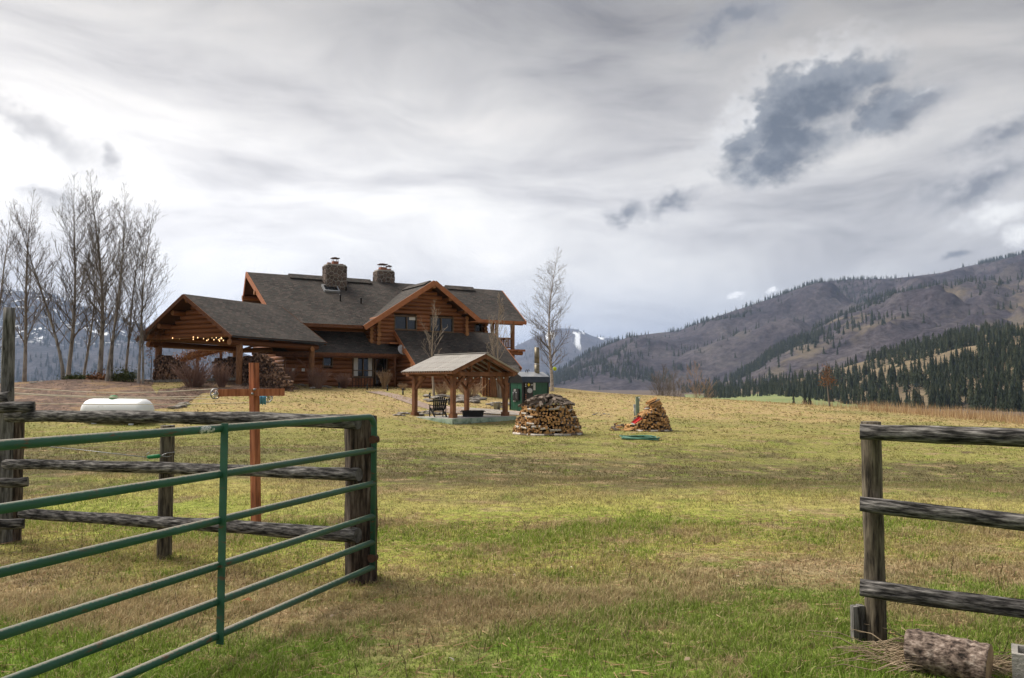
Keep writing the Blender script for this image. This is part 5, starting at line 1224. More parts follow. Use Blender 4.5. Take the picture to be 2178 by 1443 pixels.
MB().box(BB(.0, .0, BH/2), (.09, .09, BH+.01), R3B).build('corner_trim', M['blackpl'], boil); MB().box(BB(BLn, .0, BH/2), (.09, .09, BH+.01), R3B).build('corner_trim', M['blackpl'], boil); MB().box(BB(0, BW, BH/2), (.09, .09, BH+.01), R3B).build('corner_trim', M['blackpl'], boil)
pf = [(-.10, BH-.02), (-.02, BH+.28), (BW/2, BH+.56), (BW+.02, BH+.28), (BW+.10, BH-.02)]
for i in range(4):
    (g0, z0), (g1, z1) = pf[i], pf[i+1]; v = [BB(-.1, g0, z0), BB(BLn+.1, g0, z0), BB(BLn+.1, g1, z1), BB(-.1, g1, z1)]; dn = Vector((0, 0, -.04)); b = MB(); b.add(v+[q+dn for q in v], [(0, 1, 2, 3), (7, 6, 5, 4), (0, 4, 5, 1), (1, 5, 6, 2), (2, 6, 7, 3), (3, 7, 4, 0)])
    b.build('roof_panel', M['darkblue' if i in (0, 3) else 'greypaint'], boil)
for a in (-.04, BLn+.04): 
    b = MB(); b.add([BB(a-.02, g, z-.05) for g, z in pf]+[BB(a+.02, g, z-.05) for g, z in pf], [(0, 1, 2, 3, 4), (9, 8, 7, 6, 5)]+[(i, 5+i, 5+(i+1) % 5, (i+1) % 5) for i in range(5)]); b.build('gable_plate', M['blackpl'], boil)
MB().box(BB(.42, -.03, BH*.5), (.56, .05, BH-.06), R3B).build('side_door', M['darkmetal'], boil)
fd = MB().box(BB(-.06, .52, .95), (.10, .52, .66), R3B).build('fire_door', M['darkmetal'], boil)
MB().tube([BB(-.16, .36, .72), BB(-.19, .36, .78), BB(-.19, .36, 1.05), BB(-.16, .36, 1.1)], .018, 6).build('handle', M['greymetal'], fd); MB().tube([BB(-.12, .68, .75), BB(-.12, .72, .9), BB(-.12, .72, 1.1)], .016, 6).build('handle', M['greymetal'], fd)
MB().prism([(math.cos(6.2832*k/16)*.11, math.sin(6.2832*k/16)*.08) for k in range(16)], 0, .02, frame(-BG, y=(0, 0, 1), o=BB(-.12, .55, 1.18))).build('badge', M['silver'], fd)
MB().box(BB(-.03, .72, .62), (.02, .2, .16), R3B).build('label_plate', M['silver'], boil)
MB().prism([(math.cos(6.2832*k/20)*.19, math.sin(6.2832*k/20)*.14) for k in range(20)], 0, .02, frame(BU, y=(0, 0, 1), o=BB(.45, -.056, 1.17))).build('badge', M['silver'], boil)
MB().prism([(0, .1), (.1, 0), (0, -.1), (-.1, 0)][::-1], 0, .015, frame(BU, y=(0, 0, 1), o=BB(.38, -.058, 1.5))).build('warning_diamond', M['yellow'], boil)
for (a, z, wx, hz) in ((.16, 1.53, .09, .05), (.16, 1.42, .09, .06), (.62, 1.49, .10, .06), (.17, .95, .08, .05), (.17, .85, .08, .05), (.17, .75, .08, .05)): MB().box(BB(a, -.06, z), (wx, .012, hz), R3B).build('label', M['whitelabel' if z > 1 else 'flue'], boil)
MB().box(BB(.82, -.025, 1.40), (.15, .02, .42), R3B).build('label', M['whitelabel'], boil)
MB().lathe([(.15, BZ+BH+.2), (.15, BZ+BH+1.0)], 16, Matrix.Translation(BB(1.45, .5, 0)-Vector((0, 0, BZ)))).build('flue_pipe', M['pipe'], boil)
MB().lathe([(.145, BZ+BH+1.0), (.145, BZ+BH+1.98)], 16, Matrix.Translation(BB(1.45, .5, 0)-Vector((0, 0, BZ)))).build('flue_pipe', M['pipe'], boil); MB().lathe([(.16, BZ+BH+.98), (.16, BZ+BH+1.03)], 16, Matrix.Translation(BB(1.45, .5, 0)-Vector((0, 0, BZ)))).build('pipe_collar', M['greymetal'], boil)
for a in (.62, .76): MB().tube([BB(a, .5, BH+.5), BB(a, .5, BH+.62), BB(a+.05, .46, BH+.68), BB(a+.09, .44, BH+.62)], .022, 6).build('roof_hook', M['blackpl'], boil)

# ------------------------------------------------------------------ round firewood stack and the half taken down one
SPL = [splitlog(s, (0, 1)).mesh('split_log', [M['split'], M['bark']]) for s in range(8)]; RND = [splitlog(s+50, (0, 1), 'round').mesh('split_log', [M['split'], M['bark']]) for s in range(3)]
PALE = [splitlog(s+90, (0,), 'round').mesh('side_log', [M['birchbark']]) for s in range(3)]; CAP = [splitlog(s+120, (0,)).mesh('cap_log', [M['bark']]) for s in range(5)]
def wood(name, c, d_, L, r_, pool, parent, rng):
    x = Vector(d_).normalized(); Mx = frame(x, z=(0, 0, 1), o=c) @ Matrix.Rotation(rng.uniform(0, 6.28), 4, 'X') @ Matrix.Diagonal((L, r_*rng.uniform(.85, 1.15), r_*rng.uniform(.85, 1.15), 1)); return put(name, pool[rng.randrange(len(pool))], Mx, parent)
def holz(c, prof, label, name, arc, seed, capz, coneR):
    """logs laid with ends outward in rings; prof(z) is the radius; arc(z) -> angles kept"""
    rng = random.Random(seed); e = empty(name, c, 0, label, 'woodpile'); cnt = 0; extra = MB()
    core_ = []
    for k in range(8): z = capz*k/7; core_.append((prof(z)-.28, z))
    z = .06; row = 0; items = []
    while z < capz:
        R_ = prof(z); n = int(6.2832*R_/.125); off = rng.random()
        for k in range(n):
            a = 6.2832*(k+off)/n+rng.uniform(-.02, .02)
            if arc and not arc(a, z, R_): continue
            items.append((a, z+rng.uniform(-.045, .045), R_+rng.uniform(-.07, .05)))
        z += .098; row += 1
    # those that face the lawn first
    items.sort(key=lambda q: math.sin(q[0]))
    for i, (a, zz, R_) in enumerate(items):
        dirv = Vector((math.cos(a), math.sin(a), -.05)); p = Vector((c[0]+math.cos(a)*(R_-.19), c[1]+math.sin(a)*(R_-.19), c[2]+zz))
        if i < 290: wood('split_log', p, dirv, .40, .060*rng.uniform(.65, 1.3), SPL+RND[:2], e, rng)
        else:
            b = splitlog(1000+i, (0, 1)); Mx = frame(dirv, z=(0, 0, 1), o=p) @ Matrix.Rotation(rng.uniform(0, 6.28), 4, 'X') @ Matrix.Diagonal((.4, .07, .07, 1)); mi = b.m; extra.add([Mx @ Vector(q) for q in b.v], b.f); extra.m[-len(mi):] = mi
    if extra.v: tag(extra.build('split_logs', [M['split'], M['bark']], e), kind='stuff')
    return e, rng
wc = at(1168, 928, 28.0); WC = (wc.x, wc.y+1.25, G(wc.x, wc.y+1.25)-.0); WC = (WC[0], WC[1], min(WC[2], wc.z+.02))
def prof1(z): return float(np.interp(z, [0, .1, .35, .7, 1.0, 1.15], [1.29, 1.27, 1.2, 1.06, .94, .90]))
e1, rng = holz(WC, prof1, 'round beehive stack of split firewood with a bark shingled top', 'firewood_stack', None, 3, 1.1, .9)
MB().lathe([(1.1, 0), (1.0, .4), (.75, 1.0), (.6, 1.1)], 20, Matrix.Translation(WC)).build('heap_core', M['oldwood'], e1)
for k in range(26):                                                   # pale logs laid lengthways round the stack
    a = rng.uniform(math.pi*1.02, math.pi*1.98); z = rng.uniform(.2, 1.05); R_ = prof1(z)-.02; wood('side_log', (WC[0]+math.cos(a)*R_, WC[1]+math.sin(a)*R_, WC[2]+z), (-math.sin(a), math.cos(a), rng.uniform(-.15, .15)), rng.uniform(.28, .42), .042, PALE if rng.random() < .55 else SPL, e1, rng)
for k in range(24):
    a = 6.2832*k/24; wood('base_log', (WC[0]+math.cos(a)*1.27, WC[1]+math.sin(a)*1.27, WC[2]+.035), (-math.sin(a), math.cos(a), 0), .33, .05, PALE if k % 3 else RND, e1, rng)
for k in range(110):
    q = rng.random()**.6; a = rng.uniform(0, 6.2832); R_ = q*.92; z = 1.10+.34*(1-q*q)+rng.uniform(-.03, .04); t_ = rng.uniform(-.9, .9)
    wood('cap_log', (WC[0]+math.cos(a)*R_, WC[1]+math.sin(a)*R_, WC[2]+z), (math.cos(a+t_), math.sin(a+t_), -.36*q), rng.uniform(.28, .44), .062, CAP, e1, rng)
w2 = at(1390, 919, 30.9); WC2 = (w2.x+.02, w2.y+.85, w2.z)
def prof2(z): return float(np.interp(z, [0, .3, .7, 1.1, 1.3], [.86, .78, .64, .44, .3]))
def arc2(a, z, R_): x = math.cos(a)*R_; return x > -.95+z*.95 
e2, rng = holz(WC2, prof2, 'half dismantled heap of split firewood with a red bladed tool in it', 'firewood_stack', arc2, 9, 1.05, .5)
for k in range(120):
    z = 1.02*rng.random()**1.4+.04; x = rng.uniform(-1.02+z*1.0, .15+z*.12); y = rng.uniform(-.55, .45)*(1-.45*z); tl = rng.uniform(.1, .55)
    wood('split_log', (WC2[0]+x, WC2[1]+y, WC2[2]+z), (math.cos(rng.uniform(-.6, .6)), rng.uniform(-.8, .8), tl*(1 if z > .3 else .4)), rng.uniform(.3, .45), .065, SPL, e2, rng)
for k in range(7): wood('split_log', (WC2[0]+.10+rng.uniform(-.12, .15), WC2[1]-.2+rng.uniform(-.2, .2), WC2[2]+1.02+k*.04), (1, rng.uniform(-.4, .4), .45), .42, .06, SPL, e2, rng)
for k in range(15):
    a = math.pi*(1.0+k/14); wood('base_log', (WC2[0]+math.cos(a)*.84, WC2[1]+math.sin(a)*.84, WC2[2]+.03), (-math.sin(a), math.cos(a), 0), .27, .045, PALE if k % 3 == 1 else CAP, e2, rng)
MB().lathe([(.6, 0), (.5, .35), (.3, .75), (.2, .9)], 14, Matrix.Translation((WC2[0]+.12, WC2[1]+.1, WC2[2]))).build('heap_core', M['oldwood'], e2)
ck = empty('wood_scraps', at(1330, 914, 31), 0, 'scatter of splinters and bark scraps beside the dismantled heap', 'scraps')
for k in range(46):
    p = hit(rng.uniform(1302, 1352), rng.uniform(905, 917)); wood('splinter', (p.x, p.y, p.z+rng.uniform(.01, .12)*(1 if p.x > at(1325, 910, 31).x else .3)), (rng.uniform(-1, 1), rng.uniform(-1, 1), rng.uniform(-.1, .2)), rng.uniform(.12, .35), .03, SPL+CAP, ck, rng)
# red scoop leaning on the heap, with its wooden shaft
tl = empty('snow_scoop', at(1358, 900, 30.2), 0, 'red scoop with a wooden shaft leaning on the dismantled heap', 'scoop')
a, b_ = at(1346, 903, 30.15), at(1364, 890, 30.5); x = (b_-a).normalized(); Ms = frame(x, z=Vector((-.3, -.6, .7)), o=(a+b_)/2); q = MB(); hL = (b_-a).length/2
sec = [(-.09, .05), (-.07, .0), (.07, .0), (.09, .05)]
q.add([Ms @ Vector((s_*hL, y, z)) for s_ in (-1, 1) for y, z in sec]+[Ms @ Vector((s_*hL, y*.96, z+.015)) for s_ in (-1, 1) for y, z in sec], [(i, i+1, i+5, i+4) for i in range(3)]+[(8+i+4, 8+i+5, 8+i+1, 8+i) for i in range(3)]); q.build('blade', M['red'], tl)
MB().bar(Ms @ Vector((-hL, -.085, .02)), Ms @ Vector((-hL, .085, .02)), .03, .05).build('wear_edge', M['white'], tl)
MB().tube([b_-x*.1, at(1377, 870, 30.7)], .016, 6).build('shaft', M['handle'], tl); MB().tube([at(1371, 870, 30.7), at(1381, 869, 30.7)], .018, 6).build('grip', M['white'], tl)
st = MB().tube([at(1352, 918, 30.0), at(1357, 898, 30.1)], .016, 6).build('stick', M['handle']); tag(st, 'thin brown stick propped upright against the heap', 'stick')
# utility post, conduit, box
up_ = hit(1356, 884); ut = empty('utility_post', up_, 0, 'green painted post with a white light behind the dismantled heap', 'post')
b = MB().box(up_+Vector((0, 0, .42)), (.17, .15, 1.1)); b.build('post', M['utilg'], ut); MB().lathe([(.05, -.04), (.06, 0), (.05, .05)], 10, Matrix.Translation(up_+Vector((.09, -.05, .90)))).build('lamp', M['white'], ut); MB().box(up_+Vector((.09, -.07, .78)), (.06, .05, .09)).build('bracket', M['greymetal'], ut)
p = hit(1350, 885); MB().tube([(p.x, p.y, p.z-.05), (p.x, p.y, p.z+.52)], .045, 8).build('conduit', M['conduit'], ut); MB().box((p.x, p.y, p.z+.5), (.11, .1, .18)).build('junction_box', M['conduit'], ut)
p = hit(1378, 886); ub = MB().box((p.x, p.y, p.z+.18), (.30, .2, .42)); o = ub.build('utility_box', M['conduit']); tag(o, 'low blue grey utility box half hidden by the dismantled heap', 'utility box')
# coiled hose
hc = at(1362, 932, 27.3); hs = empty('garden_hose', (hc.x, hc.y, G(hc.x, hc.y)), 0, 'coil of green hose lying on the lawn before the heap', 'hose'); rng = random.Random(2); pts = []
for k in range(150):
    a = 6.2832*k/25; R_ = .62+.05*math.sin(k*.7)+rng.uniform(-.015, .015); X, Y = hc.x+math.cos(a)*R_*1.0+.05*math.sin(k/25*2), hc.y+math.sin(a)*R_*.82; pts.append((X, Y, G(X, Y)+.045+.012*(k//25)+.015*math.sin(a*3+k//25)))
MB().tube(pts, .017, 6).build('coil', M['hose'], hs); MB().tube([pts[-1], Vector(pts[-1])+Vector((.05, .03, 0))], .024, 8).build('coupling', M['yellow'], hs)

# ------------------------------------------------------------------ propane tank
tc_ = at(250, 873, 31.5); e = empty('propane_tank', (tc_.x, tc_.y, G(tc_.x, tc_.y)), 0, 'long white propane tank with a green lid behind the left fence', 'tank'); rT = .50; zc = at(250, 848, 31.5).z-rT; ax = Vector((.99, -.12, 0)).normalized(); hl = 1.05
prof = [(rT*math.sin(rad(q)), -hl-rT*.92*math.cos(rad(q))) for q in (2, 15, 30, 45, 60, 75, 90)]; prof = prof+[(a, -z) for a, z in prof[::-1]]
Mt = frame(ax.cross(Vector((0, 0, 1))), z=ax, o=(tc_.x, tc_.y, zc)); MB().lathe(prof, 32, Mt).build('vessel', M['tank'], e)
tp = Vector((tc_.x-.17, tc_.y, zc+rT)); MB().lathe([(.17, -.06), (.17, .05), (.14, .10), (.06, .125), (.01, .13)], 18, Matrix.Translation(tp)).build('lid', M['tankgreen'], e)
for s_ in (-1, 1):
    MB().tube([tp+ax*s_*.45+Vector((0, 0, -.02)), tp+ax*s_*.45+Vector((.04, 0, .06)), tp+ax*s_*.45+Vector((.1, 0, -.02))], .012, 5).build('lifting_lug', M['tank'], e)
    for d_ in (-.3, .3): q = Vector((tc_.x, tc_.y, 0))+ax*s_*.8+Vector((-ax.y, ax.x, 0))*d_; g = G(q.x, q.y)-.05; MB().box((q.x, q.y, (g+zc-rT*.5)/2), (.16, .1, zc-rT*.5-g)).build('leg', M['tank'], e)

# ------------------------------------------------------------------ fences
def rail_mesh(a, b, r0, r1, seed, mats, n=14, segs=22, sag=0.0, jit=.16, flat=1.0, split=False):
    a, b = Vector(a), Vector(b); d_ = b-a; x = d_.normalized(); rs = random.Random(seed); B = MB(); pts = []; rr = []
    for i in range(segs+1):
        q = i/segs; p = a.lerp(b, q); p.z += -sag*math.sin(math.pi*q)+.010*mnoise.noise((q*4+seed, seed, 0)); p.y += .008*mnoise.noise((q*4, seed+9, 0)); pts.append(p); rr.append((r0+(r1-r0)*q)*(1+.05*mnoise.noise((q*9+seed*3, 1, 1))))
    B.tube(pts, rr, n, True, 0, 1, True, jit, seed=seed*3.7)
    o = (a+b)/2; Mx = frame(x, z=(0, 0, 1) if abs(x.z) < .9 else (1, 0, 0), o=o); inv = Mx.inverted(); B.v = [tuple(inv @ Vector(q)) for q in B.v]; return B.mesh('rail', mats), Mx
def rail(parent, a, b, r0, r1, seed, mat='railwood', name='rail', **kw):
    me, Mx = rail_mesh(a, b, r0, r1, seed, [M[mat], M['railend']], **kw); return put(name, me, Mx, parent)
fl = empty('rail_fence', at(355, 1190, 7.3), 0, 'weathered grey rail fence with round posts behind the green gate', 'fence')
def pole(parent, px, py_top, Y, r_, seed, mat, base_px=None, name='post', rt=None):
    t_ = at(px, py_top, Y); bx = at(base_px if base_px is not None else px, 1150, Y); g = G(bx.x, bx.y)
    me, Mx = rail_mesh((bx.x, bx.y, g-.25), t_, r_, rt or r_*.95, seed, [M[mat], M['railend']], n=16, segs=20, jit=.07); inv = Matrix.Translation(t_); 
    # posts keep their own upright axis for the grain
    me2 = me; co = np.empty(len(me2.vertices)*3); me2.vertices.foreach_get('co', co); co = co.reshape(-1, 3); W_ = (np.array(Mx.to_3x3()) @ co.T).T; me2.vertices.foreach_set('co', W_.ravel()); me2.update()
    return put(name, me2, Matrix.Translation(Mx.translation), parent)
YL = 8.2
pole(fl, 20, 655, YL, .085, 1, 'greypost', 8, rt=.055); pole(fl, 30, 872, YL+.1, .105, 2, 'darkpost', 22)
pole(fl, 357, 905, 7.45, .068, 3, 'postwood', 350)
# squared dark end post that carries the gate
ep = at(769, 1232, 6.62); et = at(767, 884, 6.62); b = MB(); n = 26; ring = []
for i in range(n+1):
    q = i/n; z = -.3+q*(et.z+.3); cx_, cy_ = ep.x+(et.x-ep.x)*q, ep.y; hw_ = .112*(1+.03*mnoise.noise((q*6, 3, 1)))
    ca = rad(24); base = [(-1, -1), (-.3, -1.02), (.35, -1), (1, -1), (1.02, 0), (1, 1), (0, 1), (-1, 1), (-1.02, .1)]
    for k, (u_, v_) in enumerate(base):
        w_ = 1+.07*mnoise.noise((q*7+k*5, k*2.3, 2)); ring.append((cx_+(u_*math.cos(ca)-v_*math.sin(ca))*hw_*w_, cy_+(u_*math.sin(ca)+v_*math.cos(ca))*hw_*w_, z))
m_ = 9; b.add(ring, [(i*m_+k, i*m_+(k+1) % m_, (i+1)*m_+(k+1) % m_, (i+1)*m_+k) for i in range(n) for k in range(m_)]+[tuple(n*m_+k for k in range(m_))]); gpost = b.build('end_post', M['darkpost'], fl); gpost['label'] = 'thick dark squared end post that carries the gate'
# three rails from the tall post to the end post, nailed to its front
off = .13
def fr(px0, py0, px1, py1, r0, r1, seed, sag=0.0): return rail(fl, at(px0, py0, YL-.18), at(px1, py1, 6.62-.16), r0, r1, seed, sag=sag)
fr(18, 886, 762, 897, .060, .060, 11, -.012); fr(12, 988, 764, 1010, .050, .054, 12, -.01); fr(48, 1092, 762, 1139, .052, .062, 13)
# stubs of the fence that comes in from the left
for (px, py, r_, s_) in ((74, 866, .058, 21), (60, 1025, .05, 22), (52, 1114, .055, 23)): rail(fl, at(-170, py+6, YL-.65), at(px, py, YL-.30), r_, r_*.95, s_)
rail(fl, at(-160, 852, YL-.25), at(22, 845, YL-.22), .06, .055, 24)
# wire and spring handle of the electric gate
wi = empty('electric_gate_wire', at(330, 971, 7.3), 0, 'thin wire with a green grip hooked to the slim round post', 'wire'); ha, hb2 = at(313, 973, 7.3), at(341, 970, 7.3)
MB().tube([at(50, 945, 8.0), at(180, 958, 7.65), ha], .0035, 5).build('wire', M['greymetal'], wi); MB().tube([ha, ha.lerp(hb2, .12), ha.lerp(hb2, .9), hb2], [.010, .019, .019, .012], 10).build('grip', M['tankgreen'], wi)
MB().tube([hb2, at(356, 964, 7.32), at(372, 962, 7.42), at(371, 968, 7.48), at(356, 972, 7.34), hb2], .004, 5).build('hook', M['greymetal'], wi); MB().tube([ha, at(312, 966, 7.3), at(318, 962, 7.3)], .004, 5).build('loop', M['greymetal'], wi)
# right fence
rf = at(1860, 1355, 5.07); frg = empty('rail_fence', rf, 0, 'weathered rail fence ending in a round post beside the bark covered log', 'fence')
pole(frg, 1852, 897, 5.07, .064, 31, 'postwood', 1858)
fd_ = Vector((.896, -.443, 0)).normalized(); s0 = at(1828, 920, 4.98)
for (py0, z1_, r0, r1, sd) in ((919, 1.325, .052, .058, 41), (1072, .85, .047, .056, 42), (1250, .315, .054, .050, 43)):
    a = at(1829, py0, 4.97); bq = a+fd_*3.2; sl_ = {919: -.012, 1072: -.055, 1250: -.03}[py0]; bq.z = a.z+sl_*3.2/.88*.88; rail(frg, a, bq, r0, r1*1.02, sd, jit=.2)
ept = s0+fd_*3.1+Vector((.05, .1, 0)); me, Mx = rail_mesh((ept.x, ept.y, -.25), (ept.x, ept.y, 1.42), .07, .066, 33, [M['postwood'], M['railend']]); put('post', me, Mx, frg)
for k, dx_ in enumerate((0, .04)):
    p = at(1819+k*12.5, 1357, 5.08+.02*k); MB().box((p.x, p.y, .06), (.036, .05, .34)).build('stake', M['greypost'], None)
    tag(bpy.data.objects['stake' if k == 0 else 'stake.001'], 'short sawn grey stake at the foot of the round fence post', 'stake', 'stakes by the fence post')
# bark covered log
la, lb = at(1932, 1368, 4.62), at(2104, 1388, 4.36); la.z = .115; lb.z = .108; me, Mx = rail_mesh(la, lb, .112, .116, 51, [M['logbark'], M['cutwood']], n=28, segs=30, jit=.10); tag(put('cut_log', me, Mx), 'short bark covered log lying beside the fence post', 'log')
# cinder block
p = at(2172, 1437, 4.33); b = MB(); Rb = Matrix.Rotation(rad(-32), 3, 'Z')
for (c, s_) in (((0, -.085, .1), (.39, .03, .19)), ((0, .085, .1), (.39, .03, .19)), ((-.18, 0, .1), (.03, .14, .19)), ((0, 0, .1), (.03, .14, .19)), ((.18, 0, .1), (.03, .14, .19))): b.box(Vector((p.x+.17, p.y-.02, -.01))+Rb @ Vector(c), s_, Rb)
tag(b.build('cinder_block', M['block']), 'grey hollow cinder block lying past the end of the log', 'block')
# heap of dry stalks round the log
def stalks():
    rg = np.random.default_rng(5); B = MB()
    for k in range(230):
        px = rg.uniform(1850, 2110); py = rg.uniform(1380, 1440) if px < 2000 else rg.uniform(1415, 1445); p = hit(px, py, 2.5); a = rg.uniform(-.5, .5)+(math.pi if rg.random() < .3 else 0)-.35; L = rg.uniform(.12, .4); d_ = Vector((math.cos(a), math.sin(a)*.9, rg.uniform(-.05, .35)))
        B.tube([p+Vector((0, 0, .02)), p+d_*L*.5+Vector((0, 0, .05)), p+d_*L+Vector((0, 0, .01))], [.003, .0028, .0015], 4, False)
    tag(B.build('dry_stalks', M['drystalk']), 'tangle of dry stalks heaped around the bark covered log', 'stalks', kind='stuff')
stalks()

# ------------------------------------------------------------------ the green tube gate, swung open against the end post
GD = Vector((math.sin(rad(19.4)), math.cos(rad(19.4)), 0)); g1 = at(795, 1000, 6.46); g1.z = 0
def GT(s_, z): return g1-GD*s_+Vector((0, 0, z))
gate = empty('tube_gate', GT(1.83, 0), 0, 'green tubular steel gate swung open against the dark end post', 'gate')
zs = [at(793, q, 6.46).z for q in (886, 957, 1028, 1098, 1153, 1206)]; GL = 3.66; rT = .0245
ring = []
def corner(s_, z, ds, dz_, r_=.12):
    return [(s_+ds[0]*r_*(1-math.sin(a))+ds[1]*r_*(1-math.cos(a)), z+dz_[0]*r_*(1-math.sin(a))+dz_[1]*r_*(1-math.cos(a))) for a in ()]
arcn = 6; R_ = .10; zt, zb_ = zs[0], zs[-1]; pts = []
for (cs, cz, a0) in ((R_, zt-R_, 180), (R_, zb_+R_*.3, 180)):
    pass
pts = [(0.0, zb_-.02), (0.0, zt-R_)]+[(R_-R_*math.cos(rad(q)), zt-R_+R_*math.sin(rad(q))) for q in (15, 30, 45, 60, 75, 90)]+[(s_, zt) for s_ in np.linspace(.3, GL-.3, 8)]+[(GL-R_+R_*math.sin(rad(q)), zt-R_+R_*math.cos(rad(q))) for q in (0, 15, 30, 45, 60, 75, 90)]+[(GL, zb_-.02)]
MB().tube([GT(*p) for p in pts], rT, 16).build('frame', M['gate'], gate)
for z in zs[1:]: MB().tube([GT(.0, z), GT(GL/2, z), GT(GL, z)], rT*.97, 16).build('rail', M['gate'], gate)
for s_ in (1.86, ):
    b = MB(); n_ = Vector((GD.y, -GD.x, 0))                            # strap stay: a bent flat strip that weaves past the rails
    zz = np.linspace(zb_-.045, zt+.03, 14); px_ = []
    for q in (-1, 1):
        for k, z in enumerate(zz): px_.append(GT(s_+q*.006, z)+n_*(.026 if q < 0 else .034)*1.0)
    w_ = .03
    for k in range(13):
        for (dd, wd) in ((.028, .045),):
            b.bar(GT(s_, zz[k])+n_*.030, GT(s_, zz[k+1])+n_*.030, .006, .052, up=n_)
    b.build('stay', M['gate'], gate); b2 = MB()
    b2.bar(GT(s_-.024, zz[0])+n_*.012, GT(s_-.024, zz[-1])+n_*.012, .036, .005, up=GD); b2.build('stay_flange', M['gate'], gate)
# hinges
for z, zz in ((at(795, 935, 6.46).z, 0), (at(795, 1187, 6.46).z, 1)):
    hg = MB().tube([GT(-.035, z), GT(.03, z)], .034, 12).build('hinge', M['rust'], gate); MB().tube([GT(0, z), Vector((ep.x+.02, ep.y, z))], .012, 8).build('hinge_pin', M['rust'], hg); MB().tube([GT(-.055, z), GT(-.03, z)], .017, 6).build('nut', M['rust'], hg)
# maker's sticker: a white oval label wrapped on the top tube, faded print
def sticker():
    m, t, bb = newmat('faded_sticker'); oc = t.node('ShaderNodeTexCoord').outputs['Object']; f = t.noise(t.mapping(oc, scale=(70, 1, 260)), 1.0, 2); f2 = t.noise(oc, 45, 3)
    col = t.mix(t.maprange(f, .5, .56), (.62, .63, .60), (.10, .15, .12)); col = t.mix(t.maprange(f2, .55, .62), col, (.03, .10, .06)); t.setin(bb.inputs['Base Color'], col); bb.inputs['Roughness'].default_value = .5
    r_ = ray(434, 905); e = Vector((0, 0, EYE)); n_ = Vector((GD.y, -GD.x, 0)); k = (GT(0, 0)-e).dot(n_)/r_.dot(n_); p = e+r_*k; s_ = (g1-Vector((p.x, p.y, 0))).dot(GD)
    b = MB(); na, ns = 9, 12; v = []
    for i in range(ns+1):
        u_ = -1+2*i/ns; half = 62*math.sqrt(max(0, 1-u_*u_*.92))
        for j in range(na+1): a = rad(-8+(-half+2*half*j/na)); v.append(GT(s_-u_*.062, zt)+n_*math.cos(a)*(rT+.0012)+Vector((0, 0, math.sin(a)*(rT+.0012))))
    b.add(v, [(i*(na+1)+j, i*(na+1)+j+1, (i+1)*(na+1)+j+1, (i+1)*(na+1)+j) for i in range(ns) for j in range(na)], 0, True)
    mid = (Vector(v[0])+Vector(v[-1]))/2; Mx = frame(GD, z=(0, 0, 1), o=mid); inv = Mx.inverted(); b.v = [tuple(inv @ Vector(q)) for q in b.v]; put('sticker', b.mesh('sticker', m), Mx, gate)
sticker()

# ------------------------------------------------------------------ clothesline post and cords
cb = at(546, 1110, 9.3); ct = at(540, 772, 9.3); cl = empty('clothesline_post', (cb.x, cb.y, G(cb.x, cb.y)), 0, 'red stained wooden cross shaped clothesline post with pulleys', 'post')
Rz = Matrix.Rotation(rad(-32), 3, 'Z'); b = MB(); hw_ = .042
b.add([Vector((q.x, q.y, z))+Rz @ Vector((sx*hw_, sy*hw_, 0)) for q, z in ((cb, -.2), (ct, ct.z)) for (sx, sy) in ((-1, -1), (1, -1), (1, 1), (-1, 1))], [(0, 3, 2, 1), (4, 5, 6, 7), (0, 1, 5, 4), (1, 2, 6, 5), (2, 3, 7, 6), (3, 0, 4, 7)]); b.build('upright', M['redwood'], cl)
am = at(535, 835, 9.18); aL, aR = at(465, 836, 9.12), at(605, 834.5, 9.26); x = (aR-aL); Mr = frame(x, z=(0, 0, 1), o=(aL+aR)/2); me = MB().box((0, 0, 0), (x.length, .085, .085)).mesh('crossarm', M['redwood']); put('crossarm', me, Mr, cl)
for (px, py) in ((541, 829), (537, 838)): MB().lathe([(.013, -.05), (.013, .012), (.006, .014)], 8, frame((1, 0, 0), z=(0, -1, 0), o=at(px, py, 9.14))).build('bolt', M['greymetal'], cl)
def pulley(px, py, Y, r_=.058):
    c = at(px, py, Y); nrm_ = Vector((.75, -.65, 0)).normalized(); Mp = frame(nrm_.cross(Vector((0, 0, 1))), z=nrm_, o=c); q = MB(); n = 24; b = MB()
    b.tube([Mp @ Vector((math.cos(6.2832*k/n)*r_, math.sin(6.2832*k/n)*r_, 0)) for k in range(n)], .008, 6, closed=True)
    o = b.build('pulley', M['greymetal'], cl); s = MB()
    for k in range(3): a = 6.2832*k/6+.3; s.tube([Mp @ Vector((math.cos(a)*r_, math.sin(a)*r_, 0)), Mp @ Vector((-math.cos(a)*r_, -math.sin(a)*r_, 0))], .005, 4)
    s.tube([Mp @ Vector((0, 0, -.02)), Mp @ Vector((0, 0, .03))], .012, 8); s.build('spokes', M['greymetal'], o); return c
pL = pulley(458, 838, 9.10); MB().bar(pL, aL+Vector((.02, 0, 0)), .02, .03).build('pulley_bracket', M['greymetal'], cl); pR = pulley(570, 846, 9.5); MB().bar(pR, at(570, 838, 9.3), .02, .03).build('pulley_bracket', M['greymetal'], cl)
for k, (p, ys, lab) in enumerate(((pL, (824.5, 838), 'cream clothesline cord looped round the outer pulley of the cross'), (pR, (836.5, 858), 'cream clothesline cord looped round the inner pulley of the cross'))):
    ends = [at(26, y_, 8.33) for y_ in ys]; pts = []
    for z_, e_ in ((.058, ends[0]), (-.058, ends[1])):
        a = p+Vector((0, 0, z_)); seg = [a.lerp(e_, q)-Vector((0, 0, .05*math.sin(math.pi*q)*(1 if z_ > 0 else .4))) for q in np.linspace(0, 1, 14)]; pts.append(seg)
    b = MB(); b.tube(pts[0][::-1]+[p+Vector((.05, -.03, 0))]+pts[1], .0042, 5); tag(b.build('clothesline', M['cord']), lab, 'cord')
